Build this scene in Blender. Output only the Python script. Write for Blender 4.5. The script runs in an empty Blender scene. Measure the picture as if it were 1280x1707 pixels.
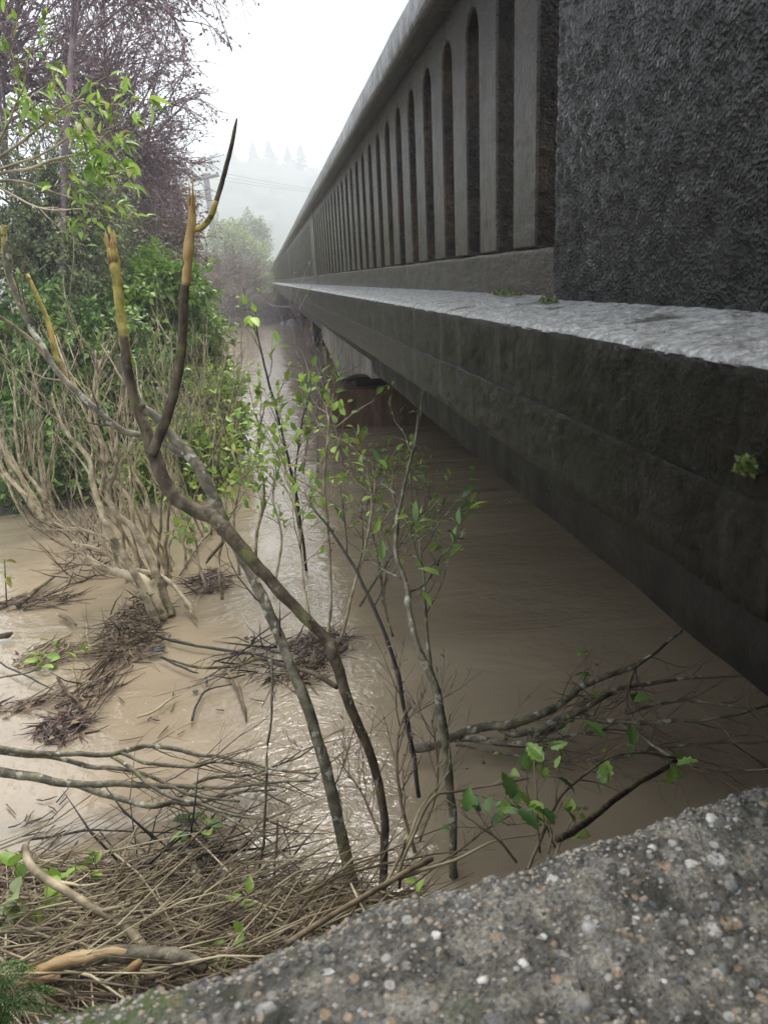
import bpy, bmesh, math, random
import numpy as np
from mathutils import Vector, Matrix, noise as mnoise

# ------------------------------------------------------------------ camera
SC = bpy.context.scene
COL = SC.collection
R = math.radians
F, CX, CY = 1233.0, 640.0, 853.5            # focal length and centre in photograph pixels
CAMZ = 2.0                                   # eye height above the flood water (water is z = 0)
# world axes (X across the bridge, Y along it, Z up) seen in camera axes (right, up, forward)
_y = Vector((440 - CX, CY - 470, F)).normalized()
_u0 = Vector((0, 1, 0)); _u0 = (_u0 - _y * _u0.dot(_y)).normalized()
_r = R(5.5)
_u = _u0 * math.cos(_r) + _y.cross(_u0) * math.sin(_r)
_x = _u.cross(_y)
if _x.x < 0: _x = -_x
def W(px, py, y=None, z=None, d=None):
    """point of the place seen at a photograph pixel, at depth y, height z or distance d"""
    c = Vector((px - CX, CY - py, F))
    v = Vector((c.dot(_x), c.dot(_y), c.dot(_u)))
    if y is not None: t = y / v.y
    elif z is not None: t = (z - CAMZ) / v.z
    else: t = d / v.length
    return Vector((v.x * t, v.y * t, CAMZ + v.z * t))
cam = bpy.data.cameras.new('camera'); co = bpy.data.objects.new('camera', cam); COL.objects.link(co)
cam.sensor_fit = 'VERTICAL'; cam.sensor_height = 36.0; cam.sensor_width = 36.0; cam.lens = 26.0
cam.clip_start = 0.02; cam.clip_end = 3000
rm = Matrix((( _x.x, _x.y, -_x.z), (_y.x, _y.y, -_y.z), (_u.x, _u.y, -_u.z)))   # columns: cam right, up, back in world
co.matrix_world = Matrix.Translation((0, 0, CAMZ)) @ rm.to_4x4()
cam.dof.use_dof = True; cam.dof.focus_distance = 3.6; cam.dof.aperture_fstop = 11.0
SC.camera = co

# ------------------------------------------------------------------ sky, sun, exposure
SUN_EL, SUN_AZ = R(60), R(22)
wd = bpy.data.worlds.new('World'); SC.world = wd; wd.use_nodes = True
nt = wd.node_tree; nt.nodes.clear()
sky = nt.nodes.new('ShaderNodeTexSky'); sky.sky_type = 'NISHITA'; sky.sun_disc = False
sky.sun_elevation = SUN_EL; sky.sun_rotation = SUN_AZ; sky.air_density = 1.0; sky.dust_density = 4.0
mx = nt.nodes.new('ShaderNodeMixRGB'); mx.inputs[0].default_value = 0.90
mx.inputs[2].default_value = (4.6, 5.05, 5.6, 1)       # closed cloud cover
bg = nt.nodes.new('ShaderNodeBackground'); bg.inputs[1].default_value = 0.10
wo = nt.nodes.new('ShaderNodeOutputWorld')
nt.links.new(sky.outputs[0], mx.inputs[1]); nt.links.new(mx.outputs[0], bg.inputs[0]); nt.links.new(bg.outputs[0], wo.inputs[0])
sl = bpy.data.lights.new('sun', 'SUN'); sl.energy = 1.5; sl.angle = R(35); sl.color = (1, .94, .85)
so = bpy.data.objects.new('sun', sl); COL.objects.link(so)
sd = Vector((math.sin(SUN_AZ) * math.cos(SUN_EL), math.cos(SUN_AZ) * math.cos(SUN_EL), math.sin(SUN_EL)))
so.rotation_euler = sd.to_track_quat('Z', 'Y').to_euler()
SC.view_settings.view_transform = 'Standard'; SC.view_settings.look = 'None'
SC.view_settings.exposure = 1.7; SC.view_settings.gamma = 1.0; SC.view_settings.use_curve_mapping = False
SC.render.engine = 'CYCLES'
cy = SC.cycles
cy.max_bounces = 7; cy.diffuse_bounces = 3; cy.glossy_bounces = 3; cy.transmission_bounces = 3
cy.volume_bounces = 5; cy.transparent_max_bounces = 6
cy.use_denoising = True; cy.use_adaptive_sampling = True; cy.adaptive_threshold = 0.015
cy.sample_clamp_indirect = 6

# ------------------------------------------------------------------ materials
def nd(t, kind, **kw):
    n = t.nodes.new(kind)
    for k, v in kw.items(): setattr(n, k, v)
    return n
MATS = {}
def surf(name, cols, scale=4.0, detail=6, rough=(.5, .7), rscale=None, bumps=(), spec=.5, vec=(1, 1, 1),
         attr=0.0, objrnd=0.0, trans=0.0, fac_rough=.55, spots=None, coat=0.0, grain=None, cells=None):
    """procedural principled material in world space: noise ramp colour, rough range, bump layers"""
    m = bpy.data.materials.new(name); m.use_nodes = True; t = m.node_tree; t.nodes.clear(); L = t.links.new
    out = nd(t, 'ShaderNodeOutputMaterial'); b = nd(t, 'ShaderNodeBsdfPrincipled')
    geo = nd(t, 'ShaderNodeNewGeometry'); mp = nd(t, 'ShaderNodeMapping'); mp.inputs['Scale'].default_value = vec
    L(geo.outputs['Position'], mp.inputs['Vector'])
    P = mp.outputs[0]
    n1 = nd(t, 'ShaderNodeTexNoise'); n1.inputs['Scale'].default_value = scale; n1.inputs['Detail'].default_value = detail
    n1.inputs['Roughness'].default_value = fac_rough; L(P, n1.inputs['Vector'])
    fac = n1.outputs['Fac']
    if attr:
        a = nd(t, 'ShaderNodeAttribute'); a.attribute_name = 'rnd'
        s = nd(t, 'ShaderNodeMath', operation='SUBTRACT'); L(a.outputs['Fac'], s.inputs[0]); s.inputs[1].default_value = .5
        q = nd(t, 'ShaderNodeMath', operation='MULTIPLY_ADD'); L(s.outputs[0], q.inputs[0]); q.inputs[1].default_value = attr; L(fac, q.inputs[2]); fac = q.outputs[0]
    if objrnd:
        a = nd(t, 'ShaderNodeObjectInfo')
        s = nd(t, 'ShaderNodeMath', operation='SUBTRACT'); L(a.outputs['Random'], s.inputs[0]); s.inputs[1].default_value = .5
        q = nd(t, 'ShaderNodeMath', operation='MULTIPLY_ADD'); L(s.outputs[0], q.inputs[0]); q.inputs[1].default_value = objrnd; L(fac, q.inputs[2]); fac = q.outputs[0]
    rp = nd(t, 'ShaderNodeValToRGB'); els = rp.color_ramp.elements
    while len(els) < len(cols): els.new(.5)
    for e, (p, c) in zip(els, cols): e.position = p; e.color = (*c, 1)
    L(fac, rp.inputs[0]); color = rp.outputs[0]
    if grain:                                   # fine multiplicative grain: (scale, amount)
        g = nd(t, 'ShaderNodeTexNoise'); g.inputs['Scale'].default_value = grain[0]; g.inputs['Detail'].default_value = 3; L(geo.outputs['Position'], g.inputs['Vector'])
        mr = nd(t, 'ShaderNodeMapRange'); mr.inputs[1].default_value = .3; mr.inputs[2].default_value = .7
        mr.inputs[3].default_value = 1 - grain[1]; mr.inputs[4].default_value = 1 + grain[1]; L(g.outputs['Fac'], mr.inputs[0])
        mm = nd(t, 'ShaderNodeMixRGB', blend_type='MULTIPLY'); mm.inputs[0].default_value = 1
        L(color, mm.inputs[1]); L(mr.outputs[0], mm.inputs[2]); color = mm.outputs[0]
    for ce in (cells or ()):                    # (scale, share, [ramp colours]) stones of their own colour
        v = nd(t, 'ShaderNodeTexVoronoi'); v.inputs['Scale'].default_value = ce[0]; L(geo.outputs['Position'], v.inputs['Vector'])
        sx = nd(t, 'ShaderNodeSeparateColor'); L(v.outputs['Color'], sx.inputs[0])
        r2 = nd(t, 'ShaderNodeValToRGB'); e2 = r2.color_ramp.elements; r2.color_ramp.interpolation = 'CONSTANT'
        while len(e2) < len(ce[2]): e2.new(.5)
        for q, (e_, c_) in enumerate(zip(e2, ce[2])): e_.position = q / len(ce[2]); e_.color = (*c_, 1)
        L(sx.outputs[0], r2.inputs[0])
        g1 = nd(t, 'ShaderNodeMath', operation='LESS_THAN'); L(sx.outputs[1], g1.inputs[0]); g1.inputs[1].default_value = ce[1]
        g2 = nd(t, 'ShaderNodeMapRange'); L(v.outputs['Distance'], g2.inputs[0]); g2.inputs[1].default_value = .42; g2.inputs[2].default_value = .30
        g3 = nd(t, 'ShaderNodeMath', operation='MULTIPLY'); L(g1.outputs[0], g3.inputs[0]); L(g2.outputs[0], g3.inputs[1])
        mm = nd(t, 'ShaderNodeMixRGB'); L(g3.outputs[0], mm.inputs[0]); L(color, mm.inputs[1]); L(r2.outputs[0], mm.inputs[2]); color = mm.outputs[0]
    for sp in (spots or ()):                    # (scale, threshold, softness, colour[, vec])
        v = nd(t, 'ShaderNodeTexNoise'); v.inputs['Scale'].default_value = sp[0]; v.inputs['Detail'].default_value = 4
        if len(sp) > 4:
            m2 = nd(t, 'ShaderNodeMapping'); m2.inputs['Scale'].default_value = sp[4]; L(geo.outputs['Position'], m2.inputs['Vector']); L(m2.outputs[0], v.inputs['Vector'])
        else: L(geo.outputs['Position'], v.inputs['Vector'])
        mr = nd(t, 'ShaderNodeMapRange'); mr.inputs[1].default_value = sp[1]; mr.inputs[2].default_value = sp[1] + sp[2]; L(v.outputs['Fac'], mr.inputs[0])
        mm = nd(t, 'ShaderNodeMixRGB'); L(mr.outputs[0], mm.inputs[0]); L(color, mm.inputs[1]); mm.inputs[2].default_value = (*sp[3], 1); color = mm.outputs[0]
    L(color, b.inputs['Base Color'])
    n2 = nd(t, 'ShaderNodeTexNoise'); n2.inputs['Scale'].default_value = rscale or scale * 2.3; n2.inputs['Detail'].default_value = 4; L(P, n2.inputs['Vector'])
    mr = nd(t, 'ShaderNodeMapRange'); mr.inputs[1].default_value = .3; mr.inputs[2].default_value = .7
    mr.inputs[3].default_value = rough[0]; mr.inputs[4].default_value = rough[1]; L(n2.outputs['Fac'], mr.inputs[0]); L(mr.outputs[0], b.inputs['Roughness'])
    b.inputs['Specular IOR Level'].default_value = spec
    if coat: b.inputs['Coat Weight'].default_value = coat; b.inputs['Coat Roughness'].default_value = .15
    prev = None
    for bp in bumps:                            # (kind, scale, strength, distance[, vec])
        if bp[0] == 'V':
            v = nd(t, 'ShaderNodeTexVoronoi'); v.inputs['Scale'].default_value = bp[1]; h = v.outputs['Distance']
        else:
            v = nd(t, 'ShaderNodeTexNoise'); v.inputs['Scale'].default_value = bp[1]; v.inputs['Detail'].default_value = 5; h = v.outputs['Fac']
        if len(bp) > 4:
            m2 = nd(t, 'ShaderNodeMapping'); m2.inputs['Scale'].default_value = bp[4]; L(geo.outputs['Position'], m2.inputs['Vector']); L(m2.outputs[0], v.inputs['Vector'])
        else: L(geo.outputs['Position'], v.inputs['Vector'])
        k = nd(t, 'ShaderNodeBump'); k.inputs['Strength'].default_value = bp[2]; k.inputs['Distance'].default_value = bp[3]; L(h, k.inputs['Height'])
        if prev: L(prev, k.inputs['Normal'])
        prev = k.outputs[0]
    if prev: L(prev, b.inputs['Normal'])
    sh = b.outputs[0]
    if trans:
        tr = nd(t, 'ShaderNodeBsdfTranslucent'); L(color, tr.inputs['Color'])
        ms = nd(t, 'ShaderNodeMixShader'); ms.inputs[0].default_value = trans; L(sh, ms.inputs[1]); L(tr.outputs[0], ms.inputs[2]); sh = ms.outputs[0]
    L(sh, out.inputs['Surface']); MATS[name] = m
    return m

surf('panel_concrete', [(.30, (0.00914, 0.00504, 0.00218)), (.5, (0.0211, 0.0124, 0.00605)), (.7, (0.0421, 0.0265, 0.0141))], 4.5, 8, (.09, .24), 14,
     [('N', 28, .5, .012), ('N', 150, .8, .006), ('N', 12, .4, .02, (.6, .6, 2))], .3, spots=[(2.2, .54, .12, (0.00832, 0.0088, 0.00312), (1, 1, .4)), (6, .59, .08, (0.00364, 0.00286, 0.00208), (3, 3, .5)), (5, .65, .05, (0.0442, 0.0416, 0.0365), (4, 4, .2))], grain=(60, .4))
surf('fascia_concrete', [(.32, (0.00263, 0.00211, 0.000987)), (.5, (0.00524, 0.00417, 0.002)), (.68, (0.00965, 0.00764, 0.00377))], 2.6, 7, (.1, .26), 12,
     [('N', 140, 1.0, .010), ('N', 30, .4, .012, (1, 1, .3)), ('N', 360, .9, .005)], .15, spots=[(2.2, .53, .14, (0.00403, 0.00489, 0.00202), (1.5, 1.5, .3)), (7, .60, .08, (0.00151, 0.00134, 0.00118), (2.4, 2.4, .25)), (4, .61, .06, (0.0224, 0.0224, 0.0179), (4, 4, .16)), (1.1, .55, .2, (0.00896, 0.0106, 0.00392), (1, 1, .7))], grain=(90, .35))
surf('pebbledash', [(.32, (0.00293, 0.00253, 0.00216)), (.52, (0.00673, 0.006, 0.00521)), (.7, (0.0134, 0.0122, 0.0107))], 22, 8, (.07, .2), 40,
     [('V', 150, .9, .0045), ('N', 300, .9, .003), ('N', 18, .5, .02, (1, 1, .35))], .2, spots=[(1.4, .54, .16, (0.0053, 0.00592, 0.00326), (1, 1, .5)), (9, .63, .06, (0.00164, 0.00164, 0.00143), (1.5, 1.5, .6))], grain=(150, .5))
surf('ledge_concrete', [(.34, (0.118, 0.118, 0.115)), (.5, (0.238, 0.238, 0.233)), (.66, (0.364, 0.364, 0.359))], 55, 8, (.2, .42), 30,
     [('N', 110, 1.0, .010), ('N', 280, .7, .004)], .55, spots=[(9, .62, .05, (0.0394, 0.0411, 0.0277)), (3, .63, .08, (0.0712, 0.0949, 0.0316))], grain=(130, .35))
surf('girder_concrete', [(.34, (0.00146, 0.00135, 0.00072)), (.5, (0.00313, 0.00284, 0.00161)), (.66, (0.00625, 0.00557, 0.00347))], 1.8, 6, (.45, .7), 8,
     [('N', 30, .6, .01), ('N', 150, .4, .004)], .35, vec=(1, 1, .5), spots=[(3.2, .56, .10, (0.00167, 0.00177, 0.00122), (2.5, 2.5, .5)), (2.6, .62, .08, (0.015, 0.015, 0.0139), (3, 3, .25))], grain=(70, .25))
surf('haunch_concrete', [(.34, (0.187, 0.172, 0.147)), (.5, (0.274, 0.255, 0.224)), (.66, (0.346, 0.323, 0.288))], 2.2, 6, (.55, .8), 8,
     [('N', 40, .4, .006)], .3, spots=[(3.0, .58, .1, (0.176, 0.104, 0.072), (2.5, 2.5, .4))], grain=(40, .2))
surf('pier_stain', [(.34, (0.0725, 0.0378, 0.021)), (.5, (0.137, 0.0718, 0.0399)), (.7, (0.225, 0.126, 0.0735))], 3.0, 6, (.4, .7), 9,
     [('N', 25, .5, .01)], .4, vec=(2.5, 2.5, .4), grain=(50, .25))
surf('asphalt', [(.4, (.04, .04, .042)), (.6, (.06, .06, .062))], 20, 4, (.4, .7), 60, [('N', 120, .6, .005)], .4)
surf('wall_concrete', [(.32, (0.0271, 0.0247, 0.0182)), (.5, (0.104, 0.0954, 0.0762)), (.68, (0.226, 0.209, 0.169))], 24, 9, (.5, .75), 60,
     [('N', 60, 1.0, .014), ('N', 200, .9, .006)], .4, spots=[(11, .575, .08, (0.0275, 0.0263, 0.0187)), (3.4, .63, .05, (0.0562, 0.0775, 0.0225))], grain=(200, .5),
     cells=[(80, .5, [(.07, .068, .062), (.21, .195, .165), (.13, .125, .115), (.25, .18, .115), (.16, .16, .15), (.34, .325, .29)]), (42, .22, [(.12, .115, .11), (.25, .225, .19), (.07, .065, .058), (.29, .205, .125), (.40, .385, .35)])])
surf('pebble_stone', [(.14, (0.0447, 0.0447, 0.0446)), (.34, (0.109, 0.105, 0.0974)), (.5, (0.16, 0.149, 0.131)), (.62, (0.218, 0.155, 0.0992)), (.76, (0.204, 0.199, 0.183)), (.93, (0.459, 0.442, 0.399))], 30, 4, (.4, .6), 60,
     [('N', 160, .4, .002)], .4, objrnd=1.0, grain=(200, .3))
surf('grit_stone', [(.18, (0.0445, 0.0439, 0.0433)), (.4, (0.104, 0.102, 0.0938)), (.6, (0.178, 0.168, 0.146)), (.72, (0.224, 0.162, 0.104)), (.96, (0.275, 0.262, 0.232))], 30, 4, (.4, .65), 60, (), .4, attr=1.0)
surf('mud_ground', [(.35, (.035, .028, .018)), (.5, (.065, .052, .034)), (.66, (.06, .075, .03))], 1.2, 8, (.5, .8), 8, [('N', 14, .8, .05), ('N', 60, .6, .02)], .35)
# barks
surf('bark_dark', [(.34, (0.0345, 0.023, 0.0126)), (.5, (0.0805, 0.0575, 0.0345)), (.66, (0.144, 0.113, 0.0713))], 24, 6, (.5, .75), 30, [('N', 60, .8, .006), ('N', 18, .4, .01)], .25, vec=(1, 1, .45), spots=[(9, .56, .1, (0.149, 0.144, 0.046)), (30, .64, .05, (0.253, 0.23, 0.172))])
surf('bark_mottled', [(.34, (0.052, 0.0446, 0.0297)), (.5, (0.126, 0.107, 0.0668)), (.64, (0.238, 0.208, 0.142))], 20, 6, (.45, .7), 30, [('N', 60, .7, .006), ('N', 18, .4, .01)], .4, spots=[(22, .58, .06, (0.401, 0.386, 0.297)), (8, .60, .1, (0.149, 0.157, 0.052))])
surf('bark_pale', [(.34, (0.162, 0.125, 0.0736)), (.5, (0.368, 0.294, 0.184)), (.66, (0.589, 0.485, 0.324))], 14, 6, (.5, .7), 30, [('N', 70, .6, .005)], .35, attr=.25, spots=[(9, .62, .08, (0.103, 0.081, 0.0442)), (5, .64, .1, (0.279, 0.294, 0.103))])
surf('bark_grey', [(.34, (.05, .045, .04)), (.5, (.10, .092, .082)), (.66, (.19, .18, .16))], 14, 5, (.5, .75), 30, [('N', 60, .5, .006)], .35, attr=.2)
surf('twig_brown', [(.34, (0.072, 0.0504, 0.0312)), (.5, (0.15, 0.108, 0.066)), (.66, (0.264, 0.198, 0.12))], 18, 4, (.45, .7), 30, (), .4, attr=.35)
surf('twig_black', [(.34, (.012, .010, .009)), (.5, (.024, .020, .017)), (.66, (.045, .036, .03))], 18, 4, (.35, .6), 30, (), .5)
surf('twig_purple', [(.34, (0.131, 0.0872, 0.101)), (.5, (0.232, 0.163, 0.184)), (.66, (0.372, 0.27, 0.289))], 6, 4, (.5, .75), 30, (), .35)
surf('twig_rust', [(.34, (0.084, 0.054, 0.042)), (.5, (0.156, 0.102, 0.078)), (.66, (0.24, 0.168, 0.12))], 3, 4, (.5, .75), 30, (), .35, attr=.3)
surf('straw', [(.3, (0.108, 0.0805, 0.0413)), (.5, (0.246, 0.192, 0.103)), (.7, (0.432, 0.363, 0.226))], 10, 4, (.4, .65), 30, (), .4, attr=.6)
surf('reed_dark', [(.3, (0.0384, 0.0228, 0.012)), (.5, (0.102, 0.066, 0.0384)), (.7, (0.24, 0.174, 0.108))], 12, 4, (.5, .7), 30, (), .3, attr=.6)
surf('reed_pink', [(.3, (0.08, 0.052, 0.0496)), (.5, (0.152, 0.108, 0.1)), (.7, (0.232, 0.176, 0.164))], 12, 4, (.45, .7), 30, (), .4, attr=.6)
surf('moss_wood', [(.34, (0.156, 0.126, 0.0216)), (.5, (0.3, 0.24, 0.042)), (.66, (0.432, 0.348, 0.09))], 22, 6, (.5, .7), 40, [('N', 90, .7, .005)], .35, spots=[(11, .56, .08, (0.504, 0.312, 0.084), (1, 1, .3)), (26, .62, .05, (0.096, 0.072, 0.024))])
surf('raw_wood', [(.3, (0.24, 0.131, 0.0417)), (.5, (0.417, 0.261, 0.0929)), (.7, (0.529, 0.387, 0.186))], 18, 5, (.5, .7), 40, [('N', 80, .8, .006, (1, 1, .2))], .35, vec=(1, 1, .25))
surf('split_wood', [(.3, (0.128, 0.0663, 0.0245)), (.5, (0.323, 0.203, 0.084)), (.7, (0.476, 0.335, 0.175))], 12, 6, (.45, .65), 40, [('N', 50, .9, .008, (.3, 1, 1))], .4, vec=(.25, 1, 1))
# leaves
surf('leaf_fresh', [(.25, (0.15, 0.266, 0.0384)), (.5, (0.285, 0.451, 0.073)), (.75, (0.488, 0.669, 0.125))], 3, 3, (.28, .45), 30, (), .5, attr=.7, objrnd=.7, trans=.35)
surf('leaf_dark', [(.25, (0.0703, 0.148, 0.036)), (.5, (0.151, 0.267, 0.0567)), (.75, (0.302, 0.442, 0.09))], 3, 3, (.22, .4), 30, (), .55, attr=.7, objrnd=.7, trans=.2)
surf('leaf_mid', [(.25, (0.135, 0.237, 0.0442)), (.5, (0.278, 0.423, 0.0738)), (.75, (0.53, 0.679, 0.123))], 2, 3, (.28, .45), 30, (), .5, attr=.7, trans=.3)
surf('leaf_grey', [(.25, (0.131, 0.169, 0.0757)), (.5, (0.224, 0.269, 0.116)), (.75, (0.361, 0.395, 0.166))], 2, 3, (.4, .6), 30, (), .4, attr=.7, trans=.25)
surf('leaf_dry', [(.25, (0.176, 0.114, 0.129)), (.5, (0.277, 0.198, 0.204)), (.75, (0.468, 0.343, 0.307))], 2, 3, (.45, .65), 30, (), .35, attr=.7, trans=.25)
surf('leaf_rust', [(.25, (0.115, 0.0675, 0.054)), (.5, (0.203, 0.132, 0.101)), (.75, (0.324, 0.23, 0.149))], 2, 3, (.45, .65), 30, (), .35, attr=.7, trans=.25)
surf('leaf_yellow', [(.25, (.15, .17, .03)), (.5, (.28, .29, .06)), (.75, (.42, .38, .10))], 2, 3, (.35, .5), 30, (), .45, attr=.7, objrnd=.6, trans=.35)
surf('leaf_far', [(.25, (0.14, 0.191, 0.0346)), (.5, (0.234, 0.29, 0.0518)), (.75, (0.374, 0.398, 0.0864))], 1, 3, (.4, .6), 30, (), .4, attr=.7, trans=.3)
surf('conifer', [(.3, (.03, .05, .035)), (.7, (.06, .085, .055))], .3, 3, (.6, .8), 3, (), .3, attr=.5)
surf('fern_green', [(.25, (0.042, 0.102, 0.024)), (.5, (0.084, 0.168, 0.0384)), (.75, (0.144, 0.24, 0.06))], 5, 3, (.35, .5), 30, (), .45, attr=.6, trans=.3)
surf('hill_forest', [(.3, (0.036, 0.054, 0.036)), (.7, (0.072, 0.096, 0.06))], .05, 6, (.7, .9), 1, (), .2)
surf('pole_wood', [(.3, (.07, .06, .05)), (.7, (.13, .115, .10))], 5, 4, (.6, .8), 9, (), .3)
surf('wire_metal', [(.3, (.03, .03, .03)), (.7, (.05, .05, .05))], 5, 2, (.4, .6), 9, (), .4)
surf('rubble_stone', [(.32, (0.098, 0.098, 0.0945)), (.5, (0.182, 0.182, 0.175)), (.7, (0.28, 0.28, 0.273))], 4, 7, (.5, .8), 9, [('N', 10, .8, .03), ('N', 40, .6, .01)], .35)
surf('blue_plastic', [(.3, (.02, .04, .12)), (.7, (.03, .06, .19))], 5, 3, (.35, .55), 9, (), .5)
surf('black_plastic', [(.3, (.012, .013, .014)), (.7, (.025, .026, .028))], 9, 3, (.25, .4), 9, (), .5)
surf('moss_green', [(.3, (.05, .075, .018)), (.5, (.10, .13, .035)), (.7, (.16, .19, .06))], 40, 4, (.6, .8), 9, (), .3, attr=.5)

def water_material():
    m = bpy.data.materials.new('muddy_water'); m.use_nodes = True; t = m.node_tree; L = t.links.new
    b = t.nodes['Principled BSDF']
    geo = nd(t, 'ShaderNodeNewGeometry')
    mp = nd(t, 'ShaderNodeMapping'); mp.inputs['Rotation'].default_value = (0, 0, R(28)); mp.inputs['Scale'].default_value = (.55, 1.5, 1); L(geo.outputs['Position'], mp.inputs[0])
    n = nd(t, 'ShaderNodeTexNoise'); n.inputs['Scale'].default_value = 1.3; n.inputs['Detail'].default_value = 6; n.inputs['Distortion'].default_value = .8; L(mp.outputs[0], n.inputs['Vector'])
    rp = nd(t, 'ShaderNodeValToRGB'); e = rp.color_ramp.elements
    e[0].position = .3; e[0].color = (.285, .222, .145, 1); e[1].position = .7; e[1].color = (.37, .295, .20, 1)
    L(n.outputs['Fac'], rp.inputs[0]); L(rp.outputs[0], b.inputs['Base Color'])
    b.inputs['IOR'].default_value = 1.9; b.inputs['Roughness'].default_value = .06; b.inputs['Specular IOR Level'].default_value = .5
    prev = None
    # slow swell, current ripples, wind chop; ripple strength varies over patches
    msk = nd(t, 'ShaderNodeTexNoise'); msk.inputs['Scale'].default_value = .8; msk.inputs['Detail'].default_value = 3; L(geo.outputs['Position'], msk.inputs['Vector'])
    mr = nd(t, 'ShaderNodeMapRange'); mr.inputs[1].default_value = .42; mr.inputs[2].default_value = .64; mr.inputs[3].default_value = .10; mr.inputs[4].default_value = .6; L(msk.outputs['Fac'], mr.inputs[0])
    for sc_, st, di, dist in ((1.6, .5, .05, 1.0), (9, None, .018, .8), (30, None, .006, .3)):
        w = nd(t, 'ShaderNodeTexNoise'); w.inputs['Scale'].default_value = sc_; w.inputs['Detail'].default_value = 4; w.inputs['Distortion'].default_value = dist; L(mp.outputs[0] if sc_ < 5 else geo.outputs['Position'], w.inputs['Vector'])
        k = nd(t, 'ShaderNodeBump'); k.inputs['Distance'].default_value = di
        if st is None: L(mr.outputs[0], k.inputs['Strength'])
        else: k.inputs['Strength'].default_value = st
        L(w.outputs['Fac'], k.inputs['Height'])
        if prev: L(prev, k.inputs['Normal'])
        prev = k.outputs[0]
    sp = nd(t, 'ShaderNodeSeparateXYZ'); L(geo.outputs['Position'], sp.inputs[0])
    wn = nd(t, 'ShaderNodeTexNoise'); wn.inputs['Scale'].default_value = 1.5; wn.inputs['Detail'].default_value = 3; L(geo.outputs['Position'], wn.inputs['Vector'])
    w1 = nd(t, 'ShaderNodeMath', operation='MULTIPLY_ADD'); L(wn.outputs['Fac'], w1.inputs[0]); w1.inputs[1].default_value = .9; L(sp.outputs[0], w1.inputs[2])
    w2 = nd(t, 'ShaderNodeMath', operation='SUBTRACT'); L(w1.outputs[0], w2.inputs[0]); w2.inputs[1].default_value = .47
    w3 = nd(t, 'ShaderNodeMath', operation='ABSOLUTE'); L(w2.outputs[0], w3.inputs[0])
    w4 = nd(t, 'ShaderNodeMapRange'); L(w3.outputs[0], w4.inputs[0]); w4.inputs[1].default_value = .1; w4.inputs[2].default_value = .42; w4.inputs[3].default_value = 1; w4.inputs[4].default_value = 0
    wc = nd(t, 'ShaderNodeTexNoise'); wc.inputs['Scale'].default_value = 20; wc.inputs['Detail'].default_value = 5; wc.inputs['Distortion'].default_value = 1.4; L(geo.outputs['Position'], wc.inputs['Vector'])
    k = nd(t, 'ShaderNodeBump'); k.inputs['Distance'].default_value = .008; L(w4.outputs[0], k.inputs['Strength']); L(wc.outputs['Fac'], k.inputs['Height']); L(prev, k.inputs['Normal']); prev = k.outputs[0]
    L(prev, b.inputs['Normal']); MATS['muddy_water'] = m
water_material()

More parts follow.
